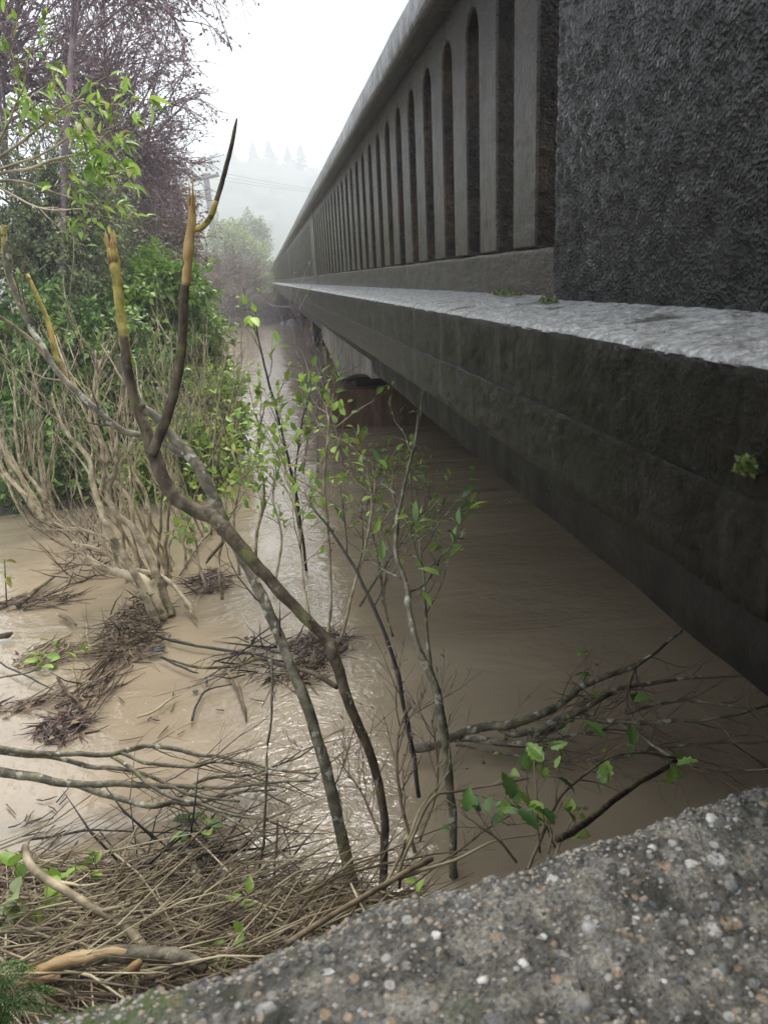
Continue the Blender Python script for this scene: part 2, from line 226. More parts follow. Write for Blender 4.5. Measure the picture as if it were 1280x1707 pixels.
# ------------------------------------------------------------------ builders
def link(o, parent=None):
    COL.objects.link(o)
    if parent is not None: o.parent = parent
    return o
def tag(o, label=None, cat=None, group=None, kind=None):
    if label: o['label'] = label
    if cat: o['category'] = cat
    if group: o['group'] = group
    if kind: o['kind'] = kind
    return o
def empty(name, loc=(0, 0, 0), label=None, cat=None, group=None):
    o = bpy.data.objects.new(name, None); o.empty_display_size = .1; COL.objects.link(o)
    o.location = loc; OFFS[o.name] = Vector(loc)
    return tag(o, label, cat, group)
OFFS = {}
class MB:
    def __init__(s): s.v = []; s.f = []; s.r = []
    def tube(s, pts, rad, sides=5, cap=True, rnd=None, rough=0.0):
        n = len(pts); base = len(s.v)
        if rnd is None: rnd = random.random()
        up = Vector((.13, .21, .97))
        for i, p in enumerate(pts):
            d = (pts[min(i + 1, n - 1)] - pts[max(i - 1, 0)])
            if d.length < 1e-9: d = Vector((0, 0, 1))
            d.normalize()
            a = d.cross(up)
            if a.length < .05: a = d.cross(Vector((1, 0, 0)))
            a.normalize(); b = d.cross(a)
            for k in range(sides):
                t = 2 * math.pi * k / sides
                rr = rad[i]
                if rough: rr *= 1 + rough * mnoise.noise(Vector((p.x * 37 + math.cos(t), p.y * 37 + math.sin(t), p.z * 37)))
                q = p + (a * math.cos(t) + b * math.sin(t)) * rr
                s.v.append((q.x, q.y, q.z)); s.r.append(rnd)
        for i in range(n - 1):
            o = base + i * sides
            for k in range(sides):
                k2 = (k + 1) % sides
                s.f.append((o + k, o + k2, o + sides + k2, o + sides + k))
        if cap:
            s.f.append(tuple(base + k for k in range(sides))[::-1]); s.f.append(tuple(base + (n - 1) * sides + k for k in range(sides)))
    def quadbox(s, lo, hi, rnd=.5):
        b = len(s.v); x0, y0, z0 = lo; x1, y1, z1 = hi
        s.v += [(x0, y0, z0), (x1, y0, z0), (x1, y1, z0), (x0, y1, z0), (x0, y0, z1), (x1, y0, z1), (x1, y1, z1), (x0, y1, z1)]
        s.r += [rnd] * 8
        s.f += [tuple(b + i for i in q) for q in ((0, 3, 2, 1), (4, 5, 6, 7), (0, 1, 5, 4), (1, 2, 6, 5), (2, 3, 7, 6), (3, 0, 4, 7))]
    def prism(s, outline, x0, x1, rnd=.5):
        """closed outline of (y, z) extruded from x0 to x1"""
        b = len(s.v); n = len(outline)
        for x in (x0, x1):
            for (y, z) in outline: s.v.append((x, y, z)); s.r.append(rnd)
        s.f.append(tuple(b + i for i in range(n))); s.f.append(tuple(b + n + i for i in range(n))[::-1])
        for i in range(n): j = (i + 1) % n; s.f.append((b + j, b + i, b + n + i, b + n + j))
    def build(s, name, mat, parent=None, smooth=True, kind=None, label=None):
        me = bpy.data.meshes.new(name)
        off = parent.matrix_basis.translation if parent is not None and parent.type == 'EMPTY' else Vector((0, 0, 0))
        if parent is not None and parent.type != 'EMPTY':
            off = Vector((0, 0, 0)); pp = parent
            while pp is not None: off = off + pp.matrix_basis.translation; pp = pp.parent
        vv = [(x - off.x, y - off.y, z - off.z) for x, y, z in s.v] if off.length > 0 else s.v
        me.from_pydata(vv, [], s.f)
        at = me.attributes.new('rnd', 'FLOAT', 'POINT'); at.data.foreach_set('value', s.r)
        me.materials.append(MATS[mat])
        if smooth: me.polygons.foreach_set('use_smooth', [True] * len(me.polygons))
        o = bpy.data.objects.new(name, me); link(o, parent)
        if kind: o['kind'] = kind
        if label: o['label'] = label
        return o
def leafcloud(name, pos, dirs, size, mat, parent=None, ratio=.38, droop=.25, kind='stuff', seed=0):
    """many small folded leaves as one part"""
    rg = np.random.default_rng(seed); N = len(pos); pos = np.asarray(pos, float); d = np.asarray(dirs, float)
    d = d / (np.linalg.norm(d, axis=1, keepdims=True) + 1e-9); size = np.asarray(size, float).reshape(-1, 1)
    up = rg.normal(size=(N, 3)) * .6 + np.array([0, 0, 1.0])
    sx = np.cross(d, up); sx /= np.linalg.norm(sx, axis=1, keepdims=True) + 1e-9
    nn = np.cross(sx, d)
    w = size * ratio
    V = np.empty((N, 5, 3))
    V[:, 0] = pos; V[:, 1] = pos + d * size * .45 - sx * w + nn * size * .08; V[:, 2] = pos + d * size * .5
    V[:, 3] = pos + d * size * .45 + sx * w + nn * size * .08; V[:, 4] = pos + d * size - nn * size * droop
    if parent is not None:
        off = np.zeros(3); pp = parent
        while pp is not None: off += np.array(pp.matrix_basis.translation); pp = pp.parent
        V -= off
    T = np.array([[0, 2, 1], [0, 3, 2], [1, 2, 4], [2, 3, 4]])
    Fc = (np.arange(N)[:, None, None] * 5 + T[None]).reshape(-1, 3)
    me = bpy.data.meshes.new(name); me.vertices.add(N * 5); me.vertices.foreach_set('co', V.reshape(-1))
    me.loops.add(len(Fc) * 3); me.loops.foreach_set('vertex_index', Fc.reshape(-1).astype(np.int32))
    me.polygons.add(len(Fc)); me.polygons.foreach_set('loop_start', np.arange(0, len(Fc) * 3, 3, dtype=np.int32))
    me.update(calc_edges=True)
    at = me.attributes.new('rnd', 'FLOAT', 'POINT'); at.data.foreach_set('value', np.repeat(rg.random(N), 5).astype(np.float32))
    me.materials.append(MATS[mat]); me.validate()
    o = bpy.data.objects.new(name, me); link(o, parent)
    if kind: o['kind'] = kind
    return o
def catmull(P, n=6):
    if len(P) < 3: return [P[0].lerp(P[-1], i / n) for i in range(n + 1)]
    Q = [P[0] * 2 - P[1]] + list(P) + [P[-1] * 2 - P[-2]]; out = []
    for i in range(1, len(Q) - 2):
        a, b, c, d = Q[i - 1:i + 3]
        for k in range(n):
            t = k / n
            out.append(.5 * ((2 * b) + (c - a) * t + (2 * a - 5 * b + 4 * c - d) * t * t + (3 * b - a - 3 * c + d) * t ** 3))
    out.append(P[-1].copy()); return out
def lerpn(vals, m):
    out = []
    for i in range(m):
        t = i / (m - 1) * (len(vals) - 1); k = min(int(t), len(vals) - 2); out.append(vals[k] + (vals[k + 1] - vals[k]) * (t - k))
    return out
def trace(pts, widths, y=None, z=None, n=5, wob=0.0):
    """pts: pixels (px, py); y or z: list of depths / heights; widths in photo pixels -> smooth path and radii"""
    m = len(pts)
    ys = lerpn(y, m) if y is not None else None; zs = lerpn(z, m) if z is not None else None
    P = [W(px, py, y=ys[i]) if ys else W(px, py, z=zs[i]) for i, (px, py) in enumerate(pts)]
    S = catmull(P, n)
    wd_ = lerpn(widths, len(S))
    rr = []
    for i, p in enumerate(S):
        dist = (p - Vector((0, 0, CAMZ))).dot(Vector((_x.z, _y.z, _u.z)))
        rr.append(max(.0008, wd_[i] * .5 * dist / F))
        if wob: p += Vector((mnoise.noise(p * 9), mnoise.noise(p * 9 + Vector((5, 0, 0))), mnoise.noise(p * 9 + Vector((0, 7, 0))))) * wob
    return S, rr
def unit(rg):
    while True:
        v = Vector((rg.uniform(-1, 1), rg.uniform(-1, 1), rg.uniform(-1, 1)))
        if .05 < v.length < 1: return v.normalized()
def grow(mb, p, d, L, r, lvl, rg, P, tips, mbs=None):
    """recursive branch: P = dict(n, ang, lr, wander, up, seg, sides)"""
    seg = P.get('seg', 5); pts = [p.copy()]; dd = d.normalized()
    for i in range(seg):
        dd = (dd + unit(rg) * P['wander'] + Vector((0, 0, P['up'])) ).normalized()
        pts.append(pts[-1] + dd * (L / seg))
    mind = P.get('rmin', .0015)
    rad = [max(mind, r * (1 - .55 * i / seg)) for i in range(seg + 1)]
    if lvl == 0: rad[-1] = mind * .6
    mb.tube(pts, rad, P['sides'][min(lvl, len(P['sides']) - 1)], cap=False)
    if lvl == 0:
        for i in range(1, seg + 1): tips.append((pts[i], (pts[i] - pts[i - 1]).normalized()))
        return
    n = P['n'][min(lvl, len(P['n']) - 1)]
    for k in range(n):
        t = P.get('t0', .3) + (1 - P.get('t0', .3)) * (k + rg.random()) / n
        q = min(t * seg, seg - .01); i = int(q); pp = pts[i].lerp(pts[i + 1], q - i)
        ax = (pts[i + 1] - pts[i]).normalized()
        side = unit(rg); side = (side - ax * side.dot(ax)).normalized()
        a = P['ang'] * rg.uniform(.6, 1.3)
        nd_ = ax * math.cos(a) + side * math.sin(a)
        grow(mb, pp, nd_, L * P['lr'] * rg.uniform(.7, 1.15) * (1.1 - .4 * t), r * .55 * (1.05 - .45 * t), lvl - 1, rg, P, tips)
    # leader
    grow(mb, pts[-1], dd, L * P['lr'] * .8, rad[-1], lvl - 1, rg, P, tips)

def grid_sheet(us, vs, fn):
    """rows over us, columns over vs; fn(u, v) -> point; returns MB"""
    mb = MB(); n = len(vs)
    for u in us:
        for v in vs: mb.v.append(tuple(fn(u, v))); mb.r.append(.5)
    for i in range(len(us) - 1):
        for j in range(n - 1):
            a = i * n + j; mb.f.append((a, a + 1, a + n + 1, a + n))
    return mb
def fbm(p, o=4): return mnoise.fractal(p, 1.0, 2.0, o)

# ------------------------------------------------------------------ ground and water
def geo_axis(lo, hi, fine_lo, fine_hi, step, ratio=1.35):
    a = list(np.arange(fine_lo, fine_hi + 1e-6, step)); s = step
    while a[-1] < hi: s *= ratio; a.append(min(hi, a[-1] + s))
    s = step
    while a[0] > lo: s *= ratio; a.insert(0, max(lo, a[0] - s))
    return a
def ground_h(x, y):
    near = (1.95 - .35 * max(-6, min(x, 2)) - y) * .42 if x < 12 else -1
    near = min(near, 1.25)
    left = min((-1.25 - .035 * (y - 8) - x) * .22, (y - 7.2) * .25); left = min(left, 1.1)
    far = min((y - 40 + .10 * x) * .22, 2.3)
    h = max(near, left, far, -.9)
    return h + .06 * fbm(Vector((x * 1.3, y * 1.3, 0)), 3)
gx = geo_axis(-720, 720, -6, 2, .2); gy = geo_axis(-80, 720, .2, 14, .2)
g = grid_sheet(gy, gx, lambda v, u: (u, v, ground_h(u, v))).build('ground', 'mud_ground'); tag(g, kind='structure')
w = grid_sheet([-80, 0, 10, 60, 720], [-720, -20, 0, 20, 720], lambda v, u: (u, v, 0)).build('river_water', 'muddy_water'); tag(w, kind='structure')

# ------------------------------------------------------------------ bridge
BR = empty('bridge', (1.0, 5.0, 0), 'long wet concrete road bridge with slotted arch-top parapet over the flooded river', 'bridge')
Y0, Y1 = -1.6, 96.0
def axis_y(y0, y1, s0=.012):
    a = [y0]
    while a[-1] < y1:
        s = s0 if a[-1] < .3 else s0 * max(1, abs(a[-1]) / .8) ** 1.25
        a.append(a[-1] + s)
    a[-1] = y1; return a
def loft(profile, ys, amp, sc=9.0, amp2=0.0, sc2=40.0, seed=0.0, closed=False):
    """profile of (x, z, weight) along the bridge, roughened"""
    def fn(y, p):
        x, z, wt = p; q = Vector((x * sc, y * sc, z * sc + seed))
        k = amp * wt; k2 = amp2 * wt / max(1, abs(y) * .35)
        q2 = Vector((x * sc2, y * sc2, z * sc2 + seed))
        return (x + k * mnoise.noise(q) + k2 * mnoise.noise(q2), y, z + k * .7 * mnoise.noise(q + Vector((9, 3, 1))) + k2 * mnoise.noise(q2 + Vector((4, 9, 2))))
    return grid_sheet(ys, profile, fn)
def seg(a, b, n, wt=1.0): return [(a[0] + (b[0] - a[0]) * i / n, a[1] + (b[1] - a[1]) * i / n, wt) for i in range(n)]
XF, ZL, ZFB = .45, 1.908, 1.662        # fascia face, ledge lip height, fascia foot
ya = axis_y(Y0, Y1)
# ledge (sloping top of the deck edge, coloured far paler than the fascia) and its broken lip
loft(seg((.74, 1.937), (.475, 1.911), 17) + [(.466, 1.910, .6), (.458, 1.9075, .45), (.4535, 1.904, .4), (.4515, 1.899, .4)], ya, .0035, 14, .003, 75).build('ledge', 'ledge_concrete', BR)
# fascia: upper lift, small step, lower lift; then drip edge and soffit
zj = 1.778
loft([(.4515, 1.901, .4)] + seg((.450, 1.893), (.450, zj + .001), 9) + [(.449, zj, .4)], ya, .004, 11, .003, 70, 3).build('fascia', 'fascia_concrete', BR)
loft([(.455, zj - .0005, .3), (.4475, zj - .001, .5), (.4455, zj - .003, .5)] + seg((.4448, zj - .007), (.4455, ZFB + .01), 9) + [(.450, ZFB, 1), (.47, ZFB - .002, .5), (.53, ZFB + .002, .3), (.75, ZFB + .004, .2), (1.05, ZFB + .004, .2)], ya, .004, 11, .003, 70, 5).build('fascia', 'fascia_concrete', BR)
# deck slab, road and girders
d = MB(); d.quadbox((.86, Y0, 1.70), (10.4, Y1, 1.93)); d.build('deck', 'girder_concrete', BR, False)  # slab widened downstream, out of view, to shade the water beneath
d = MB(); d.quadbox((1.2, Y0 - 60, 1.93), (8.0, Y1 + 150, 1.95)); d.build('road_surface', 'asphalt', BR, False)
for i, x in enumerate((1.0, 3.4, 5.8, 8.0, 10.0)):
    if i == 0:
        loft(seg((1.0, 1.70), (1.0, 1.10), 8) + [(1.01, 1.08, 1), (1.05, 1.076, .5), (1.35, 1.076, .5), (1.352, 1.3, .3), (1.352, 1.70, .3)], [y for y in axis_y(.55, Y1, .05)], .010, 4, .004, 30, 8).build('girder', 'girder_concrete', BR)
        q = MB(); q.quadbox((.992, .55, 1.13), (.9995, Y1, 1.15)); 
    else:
        d = MB(); d.quadbox((x, .55, -.3 if i == 4 else 1.08), (x + .35, Y1, 1.70)); d.build('girder', 'girder_concrete', BR, False)  # unseen last girder deepened below water, added to darken the river under the deck
d = MB(); d.quadbox((.62, -1.5, -.8), (8.4, .548, 1.655)); d.build('abutment', 'girder_concrete', BR, False)
# parapet: foot rail, mullions with arched heads, head band, coping
ZB, ZS, ZA, ZT = 1.93, 2.052, 2.762, 2.842
PITCH, SLOT, XP, TH = .3335, .150, .70, .16
yp = axis_y(1.72, Y1, .03)
loft([(XP + TH, ZS, 0), (XP + .012, ZS - .001, .4), (XP, ZS - .006, .8)] + seg((XP - .001, ZS - .015), (XP - .002, ZB), 5) + [(XP - .002, ZB - .01, 0)], yp, .004, 12, .003, 50, 11).build('foot_rail', 'panel_concrete', BR)
def mullion_mesh():
    hw, sh, r = PITCH / 2, (PITCH - SLOT) / 2, SLOT / 2
    zs = ZA - r * 1.15
    prof = [(-sh, ZS - .001), (sh, ZS - .001), (sh, ZS + .25), (sh, ZS + .5), (sh, zs)]
    for k in range(1, 9): a = math.pi / 2 * k / 8; prof.append((hw - r * math.cos(a), zs + r * 1.15 * math.sin(a)))
    prof += [(hw, ZT), (-hw, ZT)]
    for k in range(8, 0, -1): a = math.pi / 2 * k / 8; prof.append((-(hw - r * math.cos(a)), zs + r * 1.15 * math.sin(a)))
    prof += [(-sh, zs), (-sh, ZS + .5), (-sh, ZS + .25)]
    m = MB(); m.prism(prof, 0, TH)
    me = bpy.data.meshes.new('mullion'); bm = bmesh.new()
    vs = [bm.verts.new(v) for v in m.v]
    for f in m.f: bm.faces.new([vs[i] for i in f])
    bmesh.ops.recalc_face_normals(bm, faces=bm.faces)
    bmesh.ops.bevel(bm, geom=[e for e in bm.edges if abs(e.verts[0].co.x) < 1e-6 and abs(e.verts[1].co.x) < 1e-6], offset=.006, segments=1, affect='EDGES')
    bm.to_mesh(me); bm.free(); me.materials.append(MATS['panel_concrete']); return me
mm_ = mullion_mesh()
bo = Vector((1.0, 5.0, 0))
posts = [10.55 + 9.8 * i for i in range(9)]
yy = 1.87 + PITCH / 2; nm = 0; k = 0; panel_start = 1.72
first = True
def mullion(y):
    o = bpy.data.objects.new('mullion', mm_); link(o, BR); o.location = Vector((XP + random.uniform(-.001, .001), y, 0)) - bo
random.seed(4)
y = 1.87 + PITCH / 2
for pst in posts + [Y1]:
    while y + PITCH / 2 < pst - .05 and nm < 296:
        mullion(y); nm += 1; y += PITCH
    if pst < Y1:
        e = y - PITCH / 2; 
        d = MB(); d.quadbox((XP - .005, e + .002, ZB), (XP + TH + .02, e + .62, ZT - .002)); d.build('pilaster', 'panel_concrete', BR, False)
        y = e + .62 + PITCH / 2
d = MB(); d.quadbox((XP, 1.70, ZA - .002), (XP + TH, 1.87, ZT)); d.quadbox((XP, 1.70, ZS - .02), (XP + TH - .004, 1.795, ZA - .002)); d.build('panel_end', 'panel_concrete', BR, False)
if y < Y1:
    d = MB(); d.quadbox((XP, y - PITCH / 2 + .002, ZB), (XP + TH, Y1, ZT)); d.build('panel', 'panel_concrete', BR, False)
XC = .612
loft([(XP + .03, ZT - .004, .2), (XC + .02, ZT - .002, .5), (XC + .006, ZT + .006, 1), (XC, ZT + .02, 1), (XC - .001, ZT + .06, 1), (XC, ZT + .105, 1), (XC + .010, ZT + .125, 1), (XC + .04, ZT + .138, 1), (XC + .15, ZT + .15, 1), (XP + TH + .08, ZT + .13, 1), (XP + TH + .085, ZT, 1), (XP + TH - .03, ZT - .004, .2)], yp, .005, 9, .003, 50, 17).build('coping', 'panel_concrete', BR)
# end post with pebble-dash face, displaced for real relief
XE = .66
def post_pt(u, v):       # u: along y, v: height; far corner rounded
    q = Vector((u, v, 0))
    rel = .0035 * mnoise.noise(q * 50) + .003 * mnoise.noise(q * 14)
    edge = max(0.0, (u - 1.712) / .008)
    return (XE - rel + .010 * edge, u, v)
us = [(-1.6 + .04 * i) for i in range(57)] + [(.68 + .0085 * i) for i in range(123)]
us = [u for u in us if u <= 1.7205]
vs_ = [1.925 + .009 * i for i in range(134)]
p = grid_sheet(us, vs_, post_pt).build('end_post', 'pebbledash', BR)
d = MB(); d.quadbox((XE + .012, -1.6, 1.92), (.98, 1.719, 3.12)); d.build('end_post_core', 'pebbledash', BR, False)
# pier under the first support: haunch on the outer girder, arched foot, stained base
def on_plane(px, py, X):
    c = Vector((px - CX, CY - py, F)); v = Vector((c.dot(_x), c.dot(_y), c.dot(_u))); t = X / v.x
    return (v.y * t, CAMZ + v.z * t)
hp = [on_plane(px, py, 1.0) for px, py in ((539, 564), (555, 598), (570, 635), (575.6, 631), (586, 625.6), (599, 622.5), (613, 624), (622, 631))]
hp = [(a, b) for a, b in hp] + [(hp[-1][0], 1.2), (hp[0][0], 1.2)]
d = MB(); d.prism(hp, .985, 1.36); PIER = d.build('pier_haunch', 'haunch_concrete', BR, False)
def pier(y, base_x=.62):
    d = MB(); d.quadbox((1.15, y - .45, .3), (8.0, y + .5, 1.078)); pw = d.build('pier_wall', 'girder_concrete', BR, False)
    d = MB(); d.prism([(y - .62, -1), (y + .65, -1), (y + .65, .52), (y + .60, .545), (y - .57, .545), (y - .62, .52)], base_x + .1, 8.3)
    d.build('pier_base', 'pier_stain', pw, False)
    d = MB(); d.quadbox((base_x, y - .655, .40), (1.9, y + .68, .53)); d.build('pier_ledge', 'pier_stain', pw, False)
pier(10.75); pier(20.5, 1.35); pier(30.4, 1.35)

# ------------------------------------------------------------------ wing wall in the foreground
HW = .55; ZW = CAMZ - HW
WW = empty('wing_wall', (0, .3, ZW), 'weathered aggregate concrete wing wall filling the near lower right corner', 'wall')
def wall_edge(x): 
    xs = x / HW
    return HW * (.972 + .190 * xs + .004 * math.sin(xs * 9 + 1)) + .006 * mnoise.noise(Vector((x * 14, 0, 3)))
def wall_pt(u, v):       # v 0..1 across the top from the near side to the rounded edge, then down the face
    e = wall_edge(u); q = Vector((u, v * 1.2, 0))
    if v <= 1.0:
        yy = -.55 + (e - .035 + .55) * v; z = ZW
    else:
        a = min((v - 1) / .12, 1) * math.pi / 2
        yy = e - .035 + .035 * math.sin(a); z = ZW - .035 + .035 * math.cos(a)
        if v > 1.12: z -= (v - 1.12) * 5.0
    P = Vector((u, yy, z))
    k = .0032 * mnoise.noise(P * 26) + .0034 * mnoise.noise(P * 70) + .0026 * mnoise.noise(P * 150) + .006 * mnoise.noise(P * 6)
    return (u, yy + (k if v > 1 else 0), z + (k if v < 1.13 else 0))
us = list(np.arange(-1.3, -.45, .02)) + list(np.arange(-.45, .85, .0065)) + [.85, .9]
vs_ = list(np.arange(0, .5, .02)) + list(np.arange(.5, 1.0, .0062)) + list(np.arange(1.0, 1.125, .012)) + [1.14, 1.2, 1.3, 1.45]
grid_sheet(us, vs_, wall_pt).build('wall_body', 'wall_concrete', WW)
def pebble_mesh(rg, sub=(6, 4)):
    m = MB(); n, rings = sub; P = []
    for i in range(1, rings):
        a = math.pi * i / rings
        for k in range(n):
            t = 2 * math.pi * k / n + i * .4; j = rg.uniform(.8, 1.18)
            P.append((math.sin(a) * math.cos(t) * j, math.sin(a) * math.sin(t) * j, math.cos(a) * rg.uniform(.85, 1.1)))
    m.v = [(0, 0, 1)] + P + [(0, 0, -1)]; m.r = [.5] * len(m.v)
    for k in range(n): m.f.append((0, 1 + k, 1 + (k + 1) % n))
    for i in range(rings - 2):
        for k in range(n): a = 1 + i * n; m.f.append((a + k, a + n + k, a + n + (k + 1) % n, a + (k + 1) % n))
    a = 1 + (rings - 2) * n
    for k in range(n): m.f.append((a + k, len(m.v) - 1, a + (k + 1) % n))
    return m
rg = random.Random(9)
pm = []
for i in range(8):
    m = pebble_mesh(rg); me = bpy.data.meshes.new('pebble'); me.from_pydata(m.v, [], m.f); me.materials.append(MATS['pebble_stone'])
    me.polygons.foreach_set('use_smooth', [True] * len(me.polygons)); pm.append(me)
def wall_top(u, f):
    p = Vector(wall_pt(u, f)); return p
for i in range(290):
    u = rg.uniform(-.42, .72); f = 1 - rg.random() ** 1.3 * .42
    p = wall_top(u, f); s = rg.uniform(.0035, .006) if rg.random() < .85 else rg.uniform(.006, .009)
    o = bpy.data.objects.new('pebble', rg.choice(pm)); link(o, WW)
    o.location = p - Vector((0, .3, ZW)) - Vector((0, 0, s * .32)); o.scale = (s * rg.uniform(.8, 1.4), s * rg.uniform(.8, 1.3), s * rg.uniform(.5, .8)); o.rotation_euler = (rg.uniform(-.3, .3), rg.uniform(-.3, .3), rg.uniform(0, 6.28))
gm = MB()
for i in range(11000):
    u = rg.uniform(-.5, .8); f = 1.06 - rg.random() ** 1.2 * .46
    p = wall_top(u, f); s = rg.uniform(.0013, .0034); rr = rg.random(); b = len(gm.v); t0 = rg.uniform(0, 6.28); el = rg.uniform(.6, 1)
    for (a, c) in ((0, 0), (1, 0), (2, 0), (3, 0), (4, 0)):
        t = t0 + a * 1.2566; j = rg.uniform(.75, 1.2); gm.v.append((p.x + s * 1.2 * j * math.cos(t), p.y + s * 1.2 * el * j * math.sin(t), p.z - s * .3)); gm.r.append(rr)
    gm.v.append((p.x, p.y, p.z + s * .75)); gm.r.append(rr)
    for a in range(5): gm.f.append((b + a, b + (a + 1) % 5, b + 5))
gm.build('aggregate_grit', 'grit_stone', WW, kind='stuff')
# ------------------------------------------------------------------ plant builders
def stem(parent, pts, widths, mat, y=None, z=None, name='stem', sides=8, wob=.004, rough=.18, n=6, label=None):
    S, rr = trace(pts, widths, y=y, z=z, n=n, wob=wob)
    m = MB(); m.tube(S, rr, sides, rough=rough); o = m.build(name, mat, parent, label=label)
    return S, rr, o
def side_twigs(mb, S, rg, n, L, r, t0=.2, t1=1.0, ang=.8, lvl=1, tips=None, up=.05, wander=.22, nn=(0, 3)):
    tips = [] if tips is None else tips
    P = dict(n=nn, ang=.7, lr=.55, wander=wander, up=up, seg=4, sides=(3, 4), rmin=.0009)
    for k in range(n):
        t = (t0 + (t1 - t0) * (k + rg.random()) / n) * (len(S) - 1.01); i = int(t); p = S[i].lerp(S[i + 1], t - i)
        ax = (S[i + 1] - S[i]).normalized(); sd_ = unit(rg); sd_ = (sd_ - ax * sd_.dot(ax)).normalized(); a = ang * rg.uniform(.7, 1.3)
        grow(mb, p, ax * math.cos(a) + sd_ * math.sin(a), L * rg.uniform(.6, 1.2), r, lvl, rg, P, tips)
    return tips
LEAFM = {}
MIXL = dict(leaf_fresh=('leaf_mid', 'leaf_yellow', 'leaf_mid'), leaf_mid=('leaf_fresh', 'leaf_dark', 'leaf_yellow'), leaf_dark=('leaf_mid', 'leaf_dark'))
def leaf_mesh(kind, mat):
    key = (kind, mat)
    if key in LEAFM: return LEAFM[key]
    out = []
    for v in range(3):
        w, n, cur = dict(oval=(.30, 5, .22), narrow=(.17, 5, .3), broad=(.42, 6, .15), holly=(.26, 8, .12))[kind]
        cur *= (.6 + .5 * v); vs = []; fs = []
        for i in range(n + 1):
            t = i / n; ww = w * math.sin(math.pi * min(1, t * .93 + .045)) ** .8 * (1.15 - .45 * t)
            if i == n: ww = .004
            if kind == 'holly' and 0 < i < n: ww *= 1.25 if i % 2 else .8
            zc = -cur * t * t
            vs += [(-ww, t, zc + ww * .42), (0, t, zc), (ww, t, zc + ww * .42)]
        for i in range(n):
            a = i * 3; fs += [(a, a + 1, a + 4, a + 3), (a + 1, a + 2, a + 5, a + 4)]
        me = bpy.data.meshes.new('leaf'); me.from_pydata(vs, [], fs); me.materials.append(MATS[mat])
        at = me.attributes.new('rnd', 'FLOAT', 'POINT'); at.data.foreach_set('value', [.5] * len(vs))
        me.polygons.foreach_set('use_smooth', [True] * len(me.polygons)); out.append(me)
    LEAFM[key] = out; return out
def put_leaf(parent, p, d, size, kind, mat, rg):
    o = bpy.data.objects.new('leaf', rg.choice(leaf_mesh(kind, mat))); link(o, parent)
    d = d.normalized(); up = (Vector((0, 0, 1)) + unit(rg) * .7).normalized()
    x = d.cross(up)
    if x.length < .05: x = Vector((1, 0, 0))
    x.normalize(); z = x.cross(d)
    off = parent.matrix_basis.translation
    M = Matrix((x, d, z)).transposed().to_4x4(); M.translation = p - off
    o.matrix_basis = M @ Matrix.Diagonal((size, size, size, 1))
def leaves_on(parent, tips, n, size, kind, mat, rg, jit=.8):
    if not tips: return
    for k in range(n):
        p, d = rg.choice(tips)
        mt_ = mat if rg.random() < .62 else rg.choice(MIXL.get(mat, (mat,)))
        put_leaf(parent, p, (d + unit(rg) * jit + Vector((0, 0, .1))), size * rg.choice((.45, .65, .8, .95, 1.1, 1.25)), kind, mt_, rg)
def splinters(parent, S, rr, mat, rg, L=.06, n=7):
    m = MB(); p = S[-1]; d = (S[-1] - S[-3]).normalized(); a = d.cross(Vector((0, 1, .2))).normalized(); b = d.cross(a)
    for k in range(n):
        t = 2 * math.pi * k / n + rg.random() * .5; o = (a * math.cos(t) + b * math.sin(t)) * rr[-1] * .62
        l = L * rg.uniform(.35, 1.1); e = p + o * 1.5 + d * l + unit(rg) * .006
        m.tube([p + o - d * .05, p + o, (p + o).lerp(e, .6), e], [rr[-1] * .42, rr[-1] * .42, rr[-1] * .25, .0007], 4)
    m.build('splintered_tip', mat, parent)
